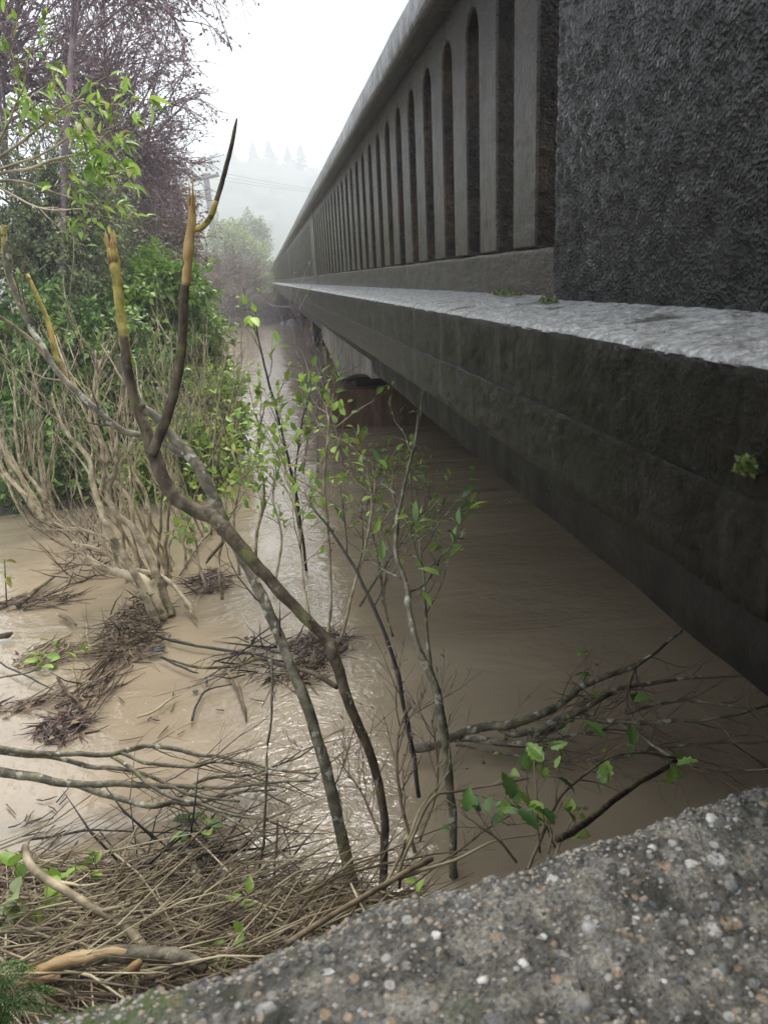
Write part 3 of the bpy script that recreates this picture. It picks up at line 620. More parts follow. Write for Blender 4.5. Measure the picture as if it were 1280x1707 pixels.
def tree(name, label, cat, base, centre, rad, nl, twn, twL, bark, leaf, nleaf, lsize, tr, seed, group=None, ratio=.38, hang=0.0, shell=.55, lvl=1, nsub=(0, 4), rmin=.002, leafjit=.9, spread=.04, top=(0, -.55), thru=.8):
    """trunk to a crown ellipsoid, limbs to points inside it, twigs along the limbs, leaves on the twigs"""
    rg = random.Random(seed); base = Vector(base); centre = Vector(centre); R_ = Vector(rad)
    t = empty(name, base, label, cat, group)
    low = centre + Vector((R_.x * top[0], 0, R_.z * top[1])); mid = base.lerp(low, .5) + Vector((rg.uniform(-.15, .15), 0, 0)) * (low - base).length
    T = catmull([base - Vector((0, 0, .25)), mid, low, low.lerp(centre, thru)], 5)
    m = MB(); m.tube(T, lerpn([tr, tr * .8, tr * .65, tr * .35], len(T)), 7, rough=.15); m.build('trunk', bark, t)
    tips = []
    P = dict(n=nsub, ang=.75, lr=.6, wander=.28, up=-hang, seg=4, sides=(3, 3, 4), rmin=rmin)
    for k in range(nl):
        while True:
            v = Vector((rg.uniform(-1, 1), rg.uniform(-1, 1), rg.uniform(-1, 1)))
            if shell < v.length < 1: break
        e = centre + Vector((v.x * R_.x, v.y * R_.y, v.z * R_.z)) * .9
        i = rg.randrange(len(T) // 2, len(T)); s = T[i]
        c = s.lerp(e, .5) + unit(rg) * (e - s).length * .14 + Vector((0, 0, .08)) * (e - s).length
        S = catmull([s, c, e], 6); r0 = tr * rg.uniform(.22, .42)
        mb = MB(); mb.tube(S, lerpn([r0, r0 * .55, r0 * .2 + rmin], len(S)), 5, cap=False)
        side_P = P
        for q in range(twn):
            tt = (.25 + .75 * (q + rg.random()) / twn) * (len(S) - 1.01); j = int(tt); p = S[j].lerp(S[j + 1], tt - j)
            ax = (S[j + 1] - S[j]).normalized(); sd_ = unit(rg); sd_ = (sd_ - ax * sd_.dot(ax)).normalized(); a = rg.uniform(.4, 1.1)
            grow(mb, p, ax * math.cos(a) + sd_ * math.sin(a), twL * rg.uniform(.6, 1.2), r0 * .3 + rmin, lvl, rg, P, tips)
        mb.build('limb', bark if rmin > .05 else bark, t)
    if nleaf and tips:
        pos = []; dr = []; sz = []
        for k in range(nleaf):
            p, d = rg.choice(tips); u = unit(rg)
            pos.append(p + u * spread * rg.random()); dr.append(d + unit(rg) * leafjit + Vector((0, 0, -hang))); sz.append(lsize * rg.uniform(.55, 1.25))
        leafcloud('foliage', [tuple(p) for p in pos], [tuple(x) for x in dr], sz, leaf, t, ratio, seed=seed)
    return t
def pxr(r, y): return r * y / 1307.0
def bush_at(name, label, cat, cpx, Y, rpx, nl, twn, twL, bark, leaf, nleaf, lsize, tr, seed, basepx=None, basez=None, ry=None, **kw):
    c = W(cpx[0], cpx[1], y=Y); bx = W(basepx if basepx is not None else cpx[0], cpx[1], y=Y).x
    bz = ground_h(bx, Y) if basez is None else basez
    return tree(name, label, cat, (bx, Y, max(bz, -.25)), c, (pxr(rpx[0], Y), ry or pxr(sum(rpx) / 2, Y), pxr(rpx[1], Y)), nl, twn, twL, bark, leaf, nleaf, lsize, tr, seed, **kw)

# ------------------------------------------------------------------ far side: hill, conifers, poles, far bank
def hill_h(x, y):
    r = 37 * math.exp(-((x + 18) / 60) ** 2) + 24 * math.exp(-((x - 58) / 62) ** 2) + 26 * math.exp(-((x + 125) / 75) ** 2)
    return r * max(0, min(1, (y - 170) / 130)) - 1.2 + (1.2 if y < 190 else 4.6) * fbm(Vector((x * .11, y * .11, 2)), 5)
h = grid_sheet(list(np.arange(160, 400, 3)) + list(np.arange(400, 700, 30)), list(np.arange(-640, -120, 20)) + list(np.arange(-120, 121, 2.2)) + list(np.arange(140, 641, 20)), lambda v, u: (u, v, hill_h(u, v))).build('hill', 'hill_forest'); tag(h, kind='structure')
rgc = random.Random(5)
CON = [(480, 262, 318, 'tallest'), (452, 290, 312, 'second'), (425, 284, 318, ''), (392, 290, 325, ''), (505, 310, 305, ''), (365, 298, 325, '')]
for i, (px, py, Y, s) in enumerate(CON):
    top = W(px, py, y=Y); gz = hill_h(top.x, Y); H = max(top.z - gz, 9)
    lab = {'tallest': 'faint tallest pointed conifer on the misty hill', 'second': 'faint conifer just left of the tallest on the misty hill'}.get(s, 'faint conifer ' + ('nearest the bridge parapet' if px > 500 else 'two places left of the tallest' if px > 400 else 'second from the utility pole' if px > 380 else 'nearest the utility pole') + ' on the misty hill')
    t = empty('conifer_tree', (top.x, Y, gz), lab, 'tree', 'conifers on the misty hill')
    m = MB(); m.tube([Vector((top.x, Y, gz - 1)), Vector((top.x, Y, gz + H * .5)), Vector((top.x, Y, gz + H))], [.35, .2, .05], 5); m.build('trunk', 'bark_grey', t)
    pos = []; dr = []; sz = []
    for k in range(560):
        f = rgc.random() ** .7; a = rgc.uniform(0, 6.28); rr = (1 - f) * H * .36 * rgc.uniform(.1, 1) * (.75 + .25 * math.sin(f * 60)) + .05
        pos.append((top.x + math.cos(a) * rr, Y + math.sin(a) * rr, gz + H * (.08 + .92 * f))); dr.append((math.cos(a), math.sin(a), -.3)); sz.append(rgc.uniform(.6, 1.8) * (1.1 - .7 * f))
    leafcloud('crown', pos, dr, sz, 'conifer', t, .45, seed=i)
# utility pole with crossarm and insulators
pt = W(343, 289, y=84); pb = Vector((pt.x + .25, 84, 0)); up_ = empty('utility_pole', (pb.x, 84, ground_h(pb.x, 84)), 'wooden utility pole with one crossarm above the far trees', 'utility pole')
m = MB(); m.tube([Vector((pb.x, 84, 0)), Vector((pt.x, 84, pt.z))], [.36, .3], 10); m.build('post', 'pole_wood', up_)
a1, a2 = W(321, 299, y=84.3), W(365, 292, y=83.4)
m = MB(); m.tube([a1, a2], [.19, .19], 4); CA = m.build('crossarm', 'pole_wood', up_)
ins = []
for f in (.06, .5, .66, .94):
    p = a1.lerp(a2, f); m = MB(); m.tube([p + Vector((0, 0, z_)) for z_ in (.06, .18, .22, .30, .36)], [.05, .05, .14, .12, .05], 7); m.build('insulator', 'wire_metal', CA); ins.append(p + Vector((0, 0, .34)))
for j, p in enumerate((ins[0], ins[1], ins[3])):
    e = Vector((36 + j * .4, 130, p.z + 1.0 - j * .3)); S = [p.lerp(e, k / 14) - Vector((0, 0, 1.0 * 4 * (k / 14) * (1 - k / 14))) for k in range(15)]
    m = MB(); m.tube(S, [.014] * 15, 4); tag(m.build('power_line', 'wire_metal'), ['left wire running from the crossarm of the utility pole', 'middle wire running from the crossarm of the utility pole', 'right wire running from the crossarm of the utility pole'][j], 'wire')
    e2 = p + Vector((-30, -6, .5)); S = [p.lerp(e2, k / 10) - Vector((0, 0, .6 * 4 * (k / 10) * (1 - k / 10))) for k in range(11)]
# far trees and shrubs
bush_at('broadleaf_tree', 'misty yellow-green rounded tree on the far bank beside the pole', 'tree', (383, 425), 66, (58, 62), 40, 7, .9, 'bark_grey', 'leaf_far', 9000, .20, .16, 21, spread=.3, rmin=.012)
bush_at('broadleaf_tree', 'misty darker tree behind the rounded far tree', 'tree', (418, 392), 84, (30, 34), 26, 6, 1.0, 'bark_grey', 'leaf_grey', 4500, .24, .16, 22, spread=.3, rmin=.012)
bush_at('broadleaf_tree', 'misty green tree at the far left behind the bare shrubs', 'tree', (300, 430), 58, (55, 60), 30, 6, .8, 'bark_grey', 'leaf_grey', 6000, .18, .14, 23, spread=.25, rmin=.012)
bush_at('broadleaf_tree', 'small pale green tree touching the far end of the bridge', 'tree', (430, 440), 72, (20, 42), 20, 6, .8, 'bark_grey', 'leaf_far', 3000, .2, .1, 24, spread=.25, rmin=.012)
FAR = [(365, 462, 36, (46, 42), 'pinkish leafless shrub in the mist on the far bank', 'twig_rust'), (405, 470, 38, (36, 38), 'pinkish leafless shrub nearest the bridge on the far bank', 'twig_rust'), (335, 480, 33, (40, 40), 'leafless far-bank shrub behind the evergreen bush', 'twig_rust'), (425, 512, 39, (34, 18), 'low dark brush at the foot of the far bank', 'twig_purple'), (470, 512, 41, (26, 20), 'low dark brush beside the far bridge foot', 'twig_purple'), (385, 520, 38, (26, 14), 'low dark brush hanging over the far waterline', 'twig_purple')]
for i, (px, py, Y, rp, lab, mt) in enumerate(FAR):
    bush_at('bare_shrub', lab, 'shrub', (px, py), Y, rp, 26, 7, .75, mt, 'leaf_rust' if i < 3 else 'leaf_dry', 1500, .07, .06, 40 + i, group='far-bank shrubs', rmin=.007, nsub=(0, 5), spread=.05)
# grass on the far bank
pos = []; dr = []; sz = []; rgg = random.Random(3)
for k in range(9000):
    x = rgg.uniform(-8, 8); y = rgg.uniform(40.5, 60); z = ground_h(x, y)
    if z < 0.05: continue
    pos.append((x, y, z)); dr.append((rgg.gauss(0, .4), rgg.gauss(0, .4), 1)); sz.append(rgg.uniform(.15, .4))
gr = leafcloud('bank_grass', pos, dr, sz, 'leaf_far', None, .14, seed=8); tag(gr, 'pale green grass covering the far bank', 'grass')

# ------------------------------------------------------------------ left bank: trees
bush_at('bare_tree', 'purple-brown leafless tree with rounded twiggy crown against the sky', 'tree', (225, 150), 12, (112, 205), 66, 8, .55, 'twig_purple', 'leaf_dry', 5600, .05, .05, 61, basepx=70, hang=.03, nsub=(0, 6), top=(-.75, -.62), thru=.25, rmin=.0045, spread=.03, ratio=.42)
bush_at('bare_tree', 'purple-brown leafless tree filling the top left corner', 'tree', (30, -40), 10, (165, 240), 56, 8, .5, 'twig_purple', 'leaf_dry', 4800, .045, .07, 62, basepx=-90, hang=.03, nsub=(0, 6), top=(-.5, -.7), thru=.25, rmin=.0038, spread=.03, ratio=.42)
bush_at('bare_tree', 'leafless tree whose drooping sprigs hang in from the top edge', 'tree', (250, -150), 9, (150, 185), 46, 8, .45, 'twig_purple', 'leaf_dry', 3400, .045, .042, 63, basepx=-60, hang=.10, nsub=(0, 5), top=(-.7, -.3), thru=.25, rmin=.0036, spread=.03, ratio=.42)
bush_at('rusty_tree', 'rust-brown tree with dead leaves behind the right broken stem', 'tree', (262, 350), 17, (62, 105), 46, 8, .6, 'twig_rust', 'leaf_rust', 9000, .075, .09, 64, nsub=(0, 5), rmin=.005, spread=.05, ratio=.42)
bush_at('rusty_tree', 'dull rust-brown tree low between the two broken stems', 'tree', (200, 400), 15, (75, 75), 40, 7, .55, 'twig_rust', 'leaf_dry', 6000, .07, .08, 65, nsub=(0, 4), rmin=.005, spread=.05)
bush_at('scrub_tree', 'grey-green scrubby tree with dark branches at the left edge', 'tree', (70, 370), 9.5, (135, 130), 48, 8, .45, 'bark_grey', 'leaf_grey', 15000, .05, .06, 66, basepx=20, nsub=(0, 4), rmin=.0025, spread=.06, ratio=.3)
bush_at('scrub_tree', 'dense grey-green scrub tree behind the mossy broken stem', 'tree', (150, 450), 11.5, (110, 90), 44, 7, .5, 'bark_grey', 'leaf_grey', 13000, .055, .06, 67, nsub=(0, 4), rmin=.003, spread=.06, ratio=.3)
# evergreen bushes
BUSH = [((245, 515), 9.6, (88, 82), 'leaf_fresh', 15000, .095, 'bright green evergreen bush rising behind the fork of the broken stem'),
        ((60, 600), 8.6, (135, 125), 'leaf_dark', 20000, .085, 'dark glossy evergreen bush at the left edge above the bare stems'),
        ((312, 590), 10.5, (50, 78), 'leaf_mid', 12000, .095, 'evergreen bush leaning out over the river on the right of the thicket'),
        ((180, 640), 8.4, (115, 110), 'leaf_dark', 18000, .085, 'dark evergreen bush in the middle of the thicket behind pale stems'),
        ((345, 695), 8.8, (48, 60), 'leaf_mid', 8000, .08, 'loose green bush with straw stems at the river edge of the thicket'),
        ((90, 770), 7.9, (130, 90), 'leaf_dark', 14000, .085, 'low dark bush just above the water at the left edge'),
        ((290, 790), 7.6, (105, 75), 'leaf_mid', 8000, .08, 'low green bush standing in the water behind the bent trunk')]
for i, (c, Y, rp, lf, nl_, ls, lab) in enumerate(BUSH):
    bush_at('evergreen_bush', lab, 'bush', c, Y, rp, 46, 7, .32, 'bark_grey', lf, nl_, ls, .045, 80 + i, group='evergreen bushes in the thicket', nsub=(0, 4), rmin=.0022, spread=.07, ratio=.27, shell=.35)
# bare pale shrubs standing in the water: each a fan of stems
def bare_shrub(label, basepx, n, hpx, lean, spreadpx, wpx, seed, mat='bark_pale', z=0, tw=4, group='pale bare shrubs standing in the flood', y=None):
    rg = random.Random(seed); b = W(*basepx, z=z); Y = b.y
    t = empty('bare_shrub', b, label, 'shrub', group)
    for k in range(n):
        bx = basepx[0] + rg.uniform(-1, 1) * spreadpx * .35; by = basepx[1] + rg.uniform(-12, 4)
        hh = hpx * rg.uniform(.55, 1.1); ex = basepx[0] + lean * hh / hpx + rg.uniform(-1, 1) * spreadpx
        pts = [(bx, by)]
        for q in (.3, .6, 1.0): pts.append((bx + (ex - bx) * q ** .8 + rg.uniform(-10, 10), by - hh * q))
        y0 = W(bx, by, z=-.05).y
        S, rr = trace(pts, [wpx * rg.uniform(.6, 1.1), wpx * .5, wpx * .2], y=[y0, y0 + rg.uniform(-.5, .7)], n=4, wob=.02)
        mb = MB(); mb.tube(S, rr, 5, rough=.15)
        side_twigs(mb, S, rg, tw, pxr(hpx * .34, Y), rr[len(rr) // 2] * .55, .3, 1, .5, 1, up=.10, wander=.2, nn=(0, 3))
        mb.build('stem', mat, t)
    return t
bare_shrub('tallest pale bare shrub in the middle of the thicket', (255, 985), 7, 390, -70, 120, 8, 101)
bare_shrub('pale bare shrub with upright forks at the left edge', (85, 885), 6, 270, -40, 90, 8, 102)
bare_shrub('pale bare shrub behind the bent trunk by the river', (320, 905), 8, 330, 10, 95, 6, 103)
bare_shrub('straw-coloured bare shrub on the river side of the thicket', (358, 815), 12, 270, -20, 62, 4, 104, tw=4)
bare_shrub('low brown bare shrub trailing in the water at the left', (130, 915), 11, 95, -60, 100, 5, 105, mat='twig_brown')
bare_shrub('thin pale bare shrub between the dark bushes', (170, 880), 6, 330, -10, 110, 5, 106, tw=4)
bare_shrub('leaning pale bare shrub beneath the fork of the broken stem', (300, 960), 5, 190, -60, 60, 8, 107)
# dry reeds
pos = MB(); rgr = random.Random(12)
for k in range(170):
    px = rgr.uniform(275, 378); py = rgr.uniform(760, 840) if px < 380 else rgr.uniform(700, 800)
    b = W(px, py, z=0); 
    if b.y > 10 or b.y < 6.5: continue
    H = rgr.uniform(.5, 1.35); d_ = Vector((rgr.gauss(.05, .22), rgr.gauss(0, .2), 1)).normalized()
    P0 = [b, b + d_ * H * .5, b + d_ * H + Vector((rgr.gauss(0, .12), 0, -.04))]
    pos.tube(P0, [.004, .003, .0012], 3)
o = pos.build('dry_reeds', 'straw', kind='stuff'); tag(o, 'pale dry reeds standing along the river side of the thicket', 'reeds')

# traced pale stems of the nearest standing shrub
t = empty('pale_shrub', W(262, 1045, z=0), 'pale barkless shrub whose thick stems meet the water above the debris clump', 'shrub')
rg = random.Random(33)
PS = [([(262, 1045), (243, 990), (210, 930), (180, 880), (163, 835), (152, 795), (148, 765), (112, 722), (96, 690), (88, 655)], [15, 13, 11, 9, 6, 3], [4.32, 4.6, 4.9, 5.1]),
      ([(287, 1025), (268, 975), (243, 915), (222, 880), (192, 855), (182, 815), (195, 770), (196, 720), (206, 650), (202, 590)], [14, 13, 12, 9, 7, 4], [4.45, 4.8, 5.0, 5.1]),
      ([(275, 1032), (252, 985), (232, 962), (205, 957), (170, 948), (142, 928)], [16, 18, 15, 12], [4.4, 4.5, 4.5]),
      ([(328, 1036), (300, 985), (262, 958), (215, 945), (165, 915), (120, 905)], [6, 8, 7, 4], [4.4, 4.7, 4.8]),
      ([(160, 835), (175, 790), (168, 740), (160, 700), (163, 640), (158, 585)], [8, 7, 5, 3], [5.0, 5.2]),
      ([(222, 880), (215, 830), (180, 790), (178, 750), (150, 700), (155, 650), (165, 600)], [8, 6, 4, 3], [4.95, 5.2]),
      ([(243, 915), (250, 870), (240, 820), (215, 770), (225, 720), (235, 660)], [8, 7, 5, 3], [4.9, 5.2]),
      ([(240, 985), (205, 955), (182, 900), (130, 880), (110, 850)], [7, 6, 4], [4.55, 4.8])]
for pts, wd_, ys_ in PS:
    S, rr = trace(pts, wd_, y=ys_, n=6, wob=.012)
    mb = MB(); mb.tube(S, rr, 8, rough=.2); side_twigs(mb, S, rg, 6, .35, .006, .45, 1, .55, 1, up=.1); mb.build('stem', 'bark_pale', t)
t = empty('pale_shrub', W(80, 885, z=0), 'cluster of upright pale stems standing at the left edge of the water', 'shrub')
PS = [([(82, 885), (55, 830), (20, 765), (-15, 700)], [10, 8, 5], [6.5, 6.8]), ([(85, 880), (70, 825), (35, 770), (25, 700), (28, 620)], [8, 6, 3], [6.5, 6.8]),
      ([(75, 870), (50, 815), (5, 745), (-5, 640)], [8, 6, 3], [6.5, 6.6]), ([(90, 870), (60, 790), (45, 700), (62, 640)], [6, 5, 2], [6.6, 6.9]), ([(60, 850), (20, 800), (-10, 760)], [8, 6], [6.4, 6.5]), ([(95, 870), (70, 800), (65, 730), (80, 690)], [6, 4, 2], [6.7, 7.0])]
for pts, wd_, ys_ in PS:
    S, rr = trace(pts, wd_, y=ys_, n=5, wob=.015); mb = MB(); mb.tube(S, rr, 7, rough=.2); side_twigs(mb, S, rg, 5, .5, .006, .3, 1, .4, 1, up=.15); mb.build('stem', 'bark_pale', t)

# ------------------------------------------------------------------ the two broken saplings
rg = random.Random(77)
BT = empty('broken_sapling', W(634, 1512, z=0), 'dark bent sapling snapped into two splintered prongs, standing in front', 'tree')
S1, R1, _o = stem(BT, [(634, 1525), (641, 1380), (622, 1270), (580, 1165), (558, 1098), (545, 1065), (500, 1022), (455, 972), (415, 928), (375, 882), (355, 862), (325, 850), (292, 828), (268, 790), (255, 748), (238, 700)], [13, 14, 15, 17, 20, 17, 19, 20, 22, 26, 27, 24, 23, 23, 24, 16], 'bark_dark', y=[1.95, 2.1, 2.25, 2.4, 2.55, 2.65, 2.75], name='trunk', sides=12)[0:3]
S2, R2, _o = stem(BT, [(246, 722), (230, 685), (216, 635), (210, 595), (206, 560)], [17, 16, 16, 15.5, 13], 'bark_dark', y=[2.73, 2.78], name='prong', sides=10)[0:3]
S3, R3, _o = stem(BT, [(217, 640), (211, 600), (206, 560), (199, 500), (192, 450), (187, 415)], [14, 15.5, 16, 16, 16, 18], 'moss_wood', y=[2.755, 2.85], name='mossy_prong_top', sides=12, rough=.4)[0:3]
splinters(_o, S3, R3, 'raw_wood', rg, .085, 9)
S4, R4, _o = stem(BT, [(252, 760), (268, 722), (290, 655), (303, 580), (308, 500), (313, 435), (316, 400)], [18, 17, 16, 15, 15, 14.5, 11], 'bark_dark', y=[2.66, 2.7, 2.6], name='prong', sides=10)[0:3]
S5, R5, _o = stem(BT, [(310, 475), (313, 440), (316, 405), (320, 370), (321, 345)], [13.5, 14.5, 15, 14, 12], 'raw_wood', y=[2.6, 2.58], name='mossy_prong_top', sides=12, rough=.45)[0:3]
splinters(_o, S5, R5, 'raw_wood', rg, .085, 6)
stem(BT, [(322, 384), (335, 380), (350, 363), (362, 333)], [9, 10, 10, 9], 'moss_wood', y=[2.585, 2.55], name='side_shoot', sides=8)
stem(BT, [(360, 338), (372, 297), (383, 255), (390, 222), (395, 198)], [8.5, 8, 7.5, 7, 3], 'bark_dark', y=[2.552, 2.5], name='side_shoot', sides=8)
# stub and thin curved branch low on the trunk
stem(BT, [(562, 1146), (520, 1122), (470, 1108), (430, 1098), (395, 1110), (330, 1112), (270, 1095)], [9, 8, 7, 6, 5, 3], 'bark_dark', y=[2.25, 2.5, 2.9], name='twig')
stem(BT, [(372, 905), (350, 930), (343, 940)], [6, 5, 3], 'bark_dark', y=[2.5, 2.48], name='twig')
BT2 = empty('broken_sapling', W(600, 1512, z=0), 'mottled lichen-spotted sapling with long mossy side limb, behind the dark one', 'tree')
S6, R6, _o = stem(BT2, [(602, 1525), (588, 1470), (568, 1390), (545, 1290), (518, 1195), (490, 1120), (465, 1060), (440, 1000), (415, 950), (392, 905), (372, 868), (345, 805), (318, 760), (295, 735), (262, 695), (236, 678)], [24, 22, 20, 20, 19, 18, 18, 18, 18, 17, 19, 20, 20, 18, 15, 12], 'bark_mottled', y=[2.0, 2.2, 2.45, 2.7, 2.9, 3.0], name='trunk', sides=12)[0:3]
stem(BT2, [(238, 680), (222, 650), (205, 618), (198, 592)], [12, 10, 11, 12], 'bark_mottled', y=[2.98, 3.05], name='prong')
S7, R7, _o = stem(BT2, [(314, 760), (280, 742), (240, 727), (205, 718), (172, 692), (145, 668), (118, 643), (92, 612), (70, 575), (50, 545), (32, 500), (14, 450), (8, 385)], [13, 11, 10, 11, 11, 11, 10, 10, 9, 9, 9, 8], 'bark_mottled', y=[2.9, 3.0, 3.15, 3.3], name='limb')[0:3]
stem(BT2, [(40, 522), (25, 485), (13, 448), (8, 400), (8, 375)], [10.5, 10.5, 10, 8], 'moss_wood', y=[3.26, 3.3], name='mossy_limb_top')
stem(BT2, [(92, 612), (60, 575), (25, 545), (-20, 515)], [7, 6, 6], 'bark_pale', y=[3.16, 3.0], name='limb')
S8, R8, _o = stem(BT2, [(140, 664), (112, 628), (92, 588), (84, 545), (66, 502), (46, 458)], [8, 7.5, 8, 9, 9, 7], 'moss_wood', y=[3.12, 3.3], name='limb')[0:3]
stem(BT2, [(122, 648), (105, 600), (92, 560)], [5, 4, 3], 'bark_pale', y=[3.13, 3.3], name='twig')
mb = MB(); side_twigs(mb, S6, rg, 5, .22, .004, .1, .5, .9, 1); side_twigs(mb, S7, rg, 7, .25, .004, .2, .9, .8, 1); mb.build('twig_spray', 'twig_brown', BT2, kind='stuff')

# ------------------------------------------------------------------ slim saplings in midstream
def sapling(label, stems, mat, nt, tL, nleaf, lsize, kind, lmat, seed, t0=.4, lvl=1, group='slim saplings standing in the flood', nn=(0, 3), ang=.75):
    rg = random.Random(seed)
    b = stems[0]; t = empty('sapling', W(*b[0][0], y=b[2][0]), label, 'sapling', group)
    tips = []; mb = MB()
    for pts, wd_, ys_ in stems:
        S, rr, o = stem(t, pts, wd_, mat, y=ys_, sides=6, wob=.008, n=5)
        side_twigs(mb, S, rg, nt, tL, max(.0016, rr[len(rr) // 2] * .45), t0, 1, ang, lvl, tips, up=.06, nn=nn)
        tips += [(S[-1], (S[-1] - S[-3]).normalized())] * 3
    mb.build('twig_spray', mat, t, kind='stuff')
    leaves_on(t, tips, nleaf, lsize, kind, lmat, rg)
    return t
sapling('tall black leafless sapling curving up just right of the broken saplings', [([(697, 1330), (690, 1260), (674, 1175), (655, 1095), (630, 1030), (600, 965), (565, 905), (520, 845)], [8, 8, 7, 6, 5, 3], [2.35, 2.6, 3.0])], 'twig_black', 4, .22, 0, .05, 'oval', 'leaf_fresh', 201, .6)
sapling('kinked pale lichen-barked sapling rising toward the bridge girder', [([(756, 1490), (753, 1350), (741, 1225), (722, 1135), (697, 1075), (681, 1015), (676, 970), (660, 918), (662, 868), (673, 808), (690, 745), (698, 690)], [15, 14, 14, 13, 11, 8, 7, 6, 4], [2.0, 2.3, 2.7, 3.0]), ([(722, 1140), (712, 1060), (705, 960), (700, 900)], [7, 6, 5, 3], [2.5, 2.8])], 'bark_mottled', 7, .30, 80, .066, 'narrow', 'leaf_dark', 202, .45)
sapling('leafy green sapling with upright stems in the middle of the channel', [([(545, 1075), (552, 990), (548, 900), (540, 800), (548, 715), (545, 680)], [6, 5, 4, 3], [3.8, 4.3]), ([(565, 1080), (590, 980), (612, 900), (625, 820), (620, 770)], [6, 5, 3], [3.8, 4.4]), ([(520, 1060), (505, 960), (495, 860), (470, 760)], [6, 5, 3], [3.9, 4.4])], 'bark_pale', 12, .32, 300, .056, 'oval', 'leaf_fresh', 203, .35)
sapling('dark-stemmed sapling with a few long leaves left of the channel', [([(512, 960), (500, 860), (480, 760), (462, 690), (448, 635), (432, 570), (425, 520)], [5, 5, 4, 2], [5.0, 5.4]), ([(500, 880), (492, 800), (505, 700), (520, 640)], [4, 3, 2], [5.05, 5.3])], 'twig_black', 7, .28, 66, .085, 'oval', 'leaf_fresh', 204, .3)
sapling('reddish leafless sapling standing before the pier', [([(575, 790), (560, 720), (545, 660), (520, 590), (500, 540), (480, 498)], [4, 4, 3, 2], [7.6, 8.0]), ([(530, 800), (528, 700), (535, 620), (522, 560)], [4, 3, 2], [7.6, 8.0]), ([(505, 790), (515, 690), (500, 600), (468, 545)], [4, 3, 2], [7.4, 7.9])], 'twig_purple', 8, .55, 18, .08, 'narrow', 'leaf_fresh', 205, .3)
sapling('fine-leaved sapling with drooping sprays beside the kinked sapling', [([(640, 1010), (630, 930), (612, 840), (640, 770)], [5, 4, 2], [4.2, 4.4]), ([(600, 1010), (650, 930), (690, 870), (720, 830)], [5, 4, 2], [4.2, 4.3]), ([(655, 1060), (640, 990), (670, 900), (735, 870)], [4, 3, 2], [3.8, 4.0])], 'bark_mottled', 11, .30, 280, .05, 'narrow', 'leaf_mid', 206, .3)
sapling('leafy sapling at the edge of the thicket beside the bent trunk', [([(425, 985), (428, 900), (440, 820), (430, 740), (440, 680)], [6, 5, 3], [4.7, 5.1]), ([(455, 980), (470, 900), (455, 820), (480, 740)], [5, 4, 3], [4.7, 5.0]), ([(400, 960), (390, 870), (400, 800), (385, 740)], [5, 4, 3], [5.0, 5.3])], 'bark_pale', 11, .30, 295, .052, 'oval', 'leaf_fresh', 207, .3)
sapling('small fresh-leaved sapling low in the water near the bent trunk', [([(370, 1000), (365, 930), (380, 870), (372, 830)], [6, 5, 3], [4.6, 4.8]), ([(345, 985), (330, 930), (325, 880)], [5, 4, 3], [4.7, 4.9])], 'bark_pale', 8, .25, 130, .062, 'oval', 'leaf_mid', 208, .3)
sapling('fine dead twiggy sapling with curled leaves around the black sapling foot', [([(690, 1420), (670, 1340), (660, 1250), (680, 1170)], [6, 5, 3], [2.15, 2.35]), ([(700, 1400), (730, 1300), (720, 1200)], [5, 4, 2], [2.15, 2.3]), ([(640, 1400), (600, 1320), (560, 1260)], [5, 4, 2], [2.2, 2.5])], 'twig_brown', 10, .22, 170, .022, 'narrow', 'leaf_dry', 209, .2, nn=(0, 5))
sapling('single thin grey whip standing in the near water', [([(428, 1500), (440, 1380), (448, 1240), (455, 1150), (452, 1090)], [6, 5, 4, 3], [2.15, 2.4])], 'bark_mottled', 2, .1, 0, .05, 'oval', 'leaf_fresh', 210, .6)
sapling('short brown whip beside the thin grey one', [([(455, 1500), (458, 1430), (464, 1365)], [5, 4, 3], [2.1, 2.2])], 'twig_brown', 2, .08, 0, .05, 'oval', 'leaf_fresh', 211, .6)
sapling('leafy holly-like shoot rising above the wall edge', [([(880, 1450), (905, 1390), (935, 1330), (975, 1290), (1040, 1255), (1125, 1262)], [6, 6, 5, 4], [1.55, 1.75, 1.9]), ([(860, 1440), (830, 1400), (790, 1370)], [5, 4, 3], [1.6, 1.65]), ([(900, 1420), (893, 1340), (890, 1265)], [4, 4, 3], [1.6, 1.7]), ([(925, 1410), (905, 1370), (870, 1350)], [4, 3, 2], [1.58, 1.62])], 'twig_brown', 5, .09, 42, .062, 'holly', 'leaf_dark', 212, .3)
sapling('pale green shoot just right of the holly-like leaves', [([(925, 1425), (940, 1390), (955, 1365)], [4, 3, 2], [1.55, 1.6]), ([(915, 1420), (920, 1385), (905, 1370)], [4, 3, 2], [1.55, 1.6])], 'bark_pale', 5, .06, 22, .040, 'broad', 'leaf_fresh', 213, .3)

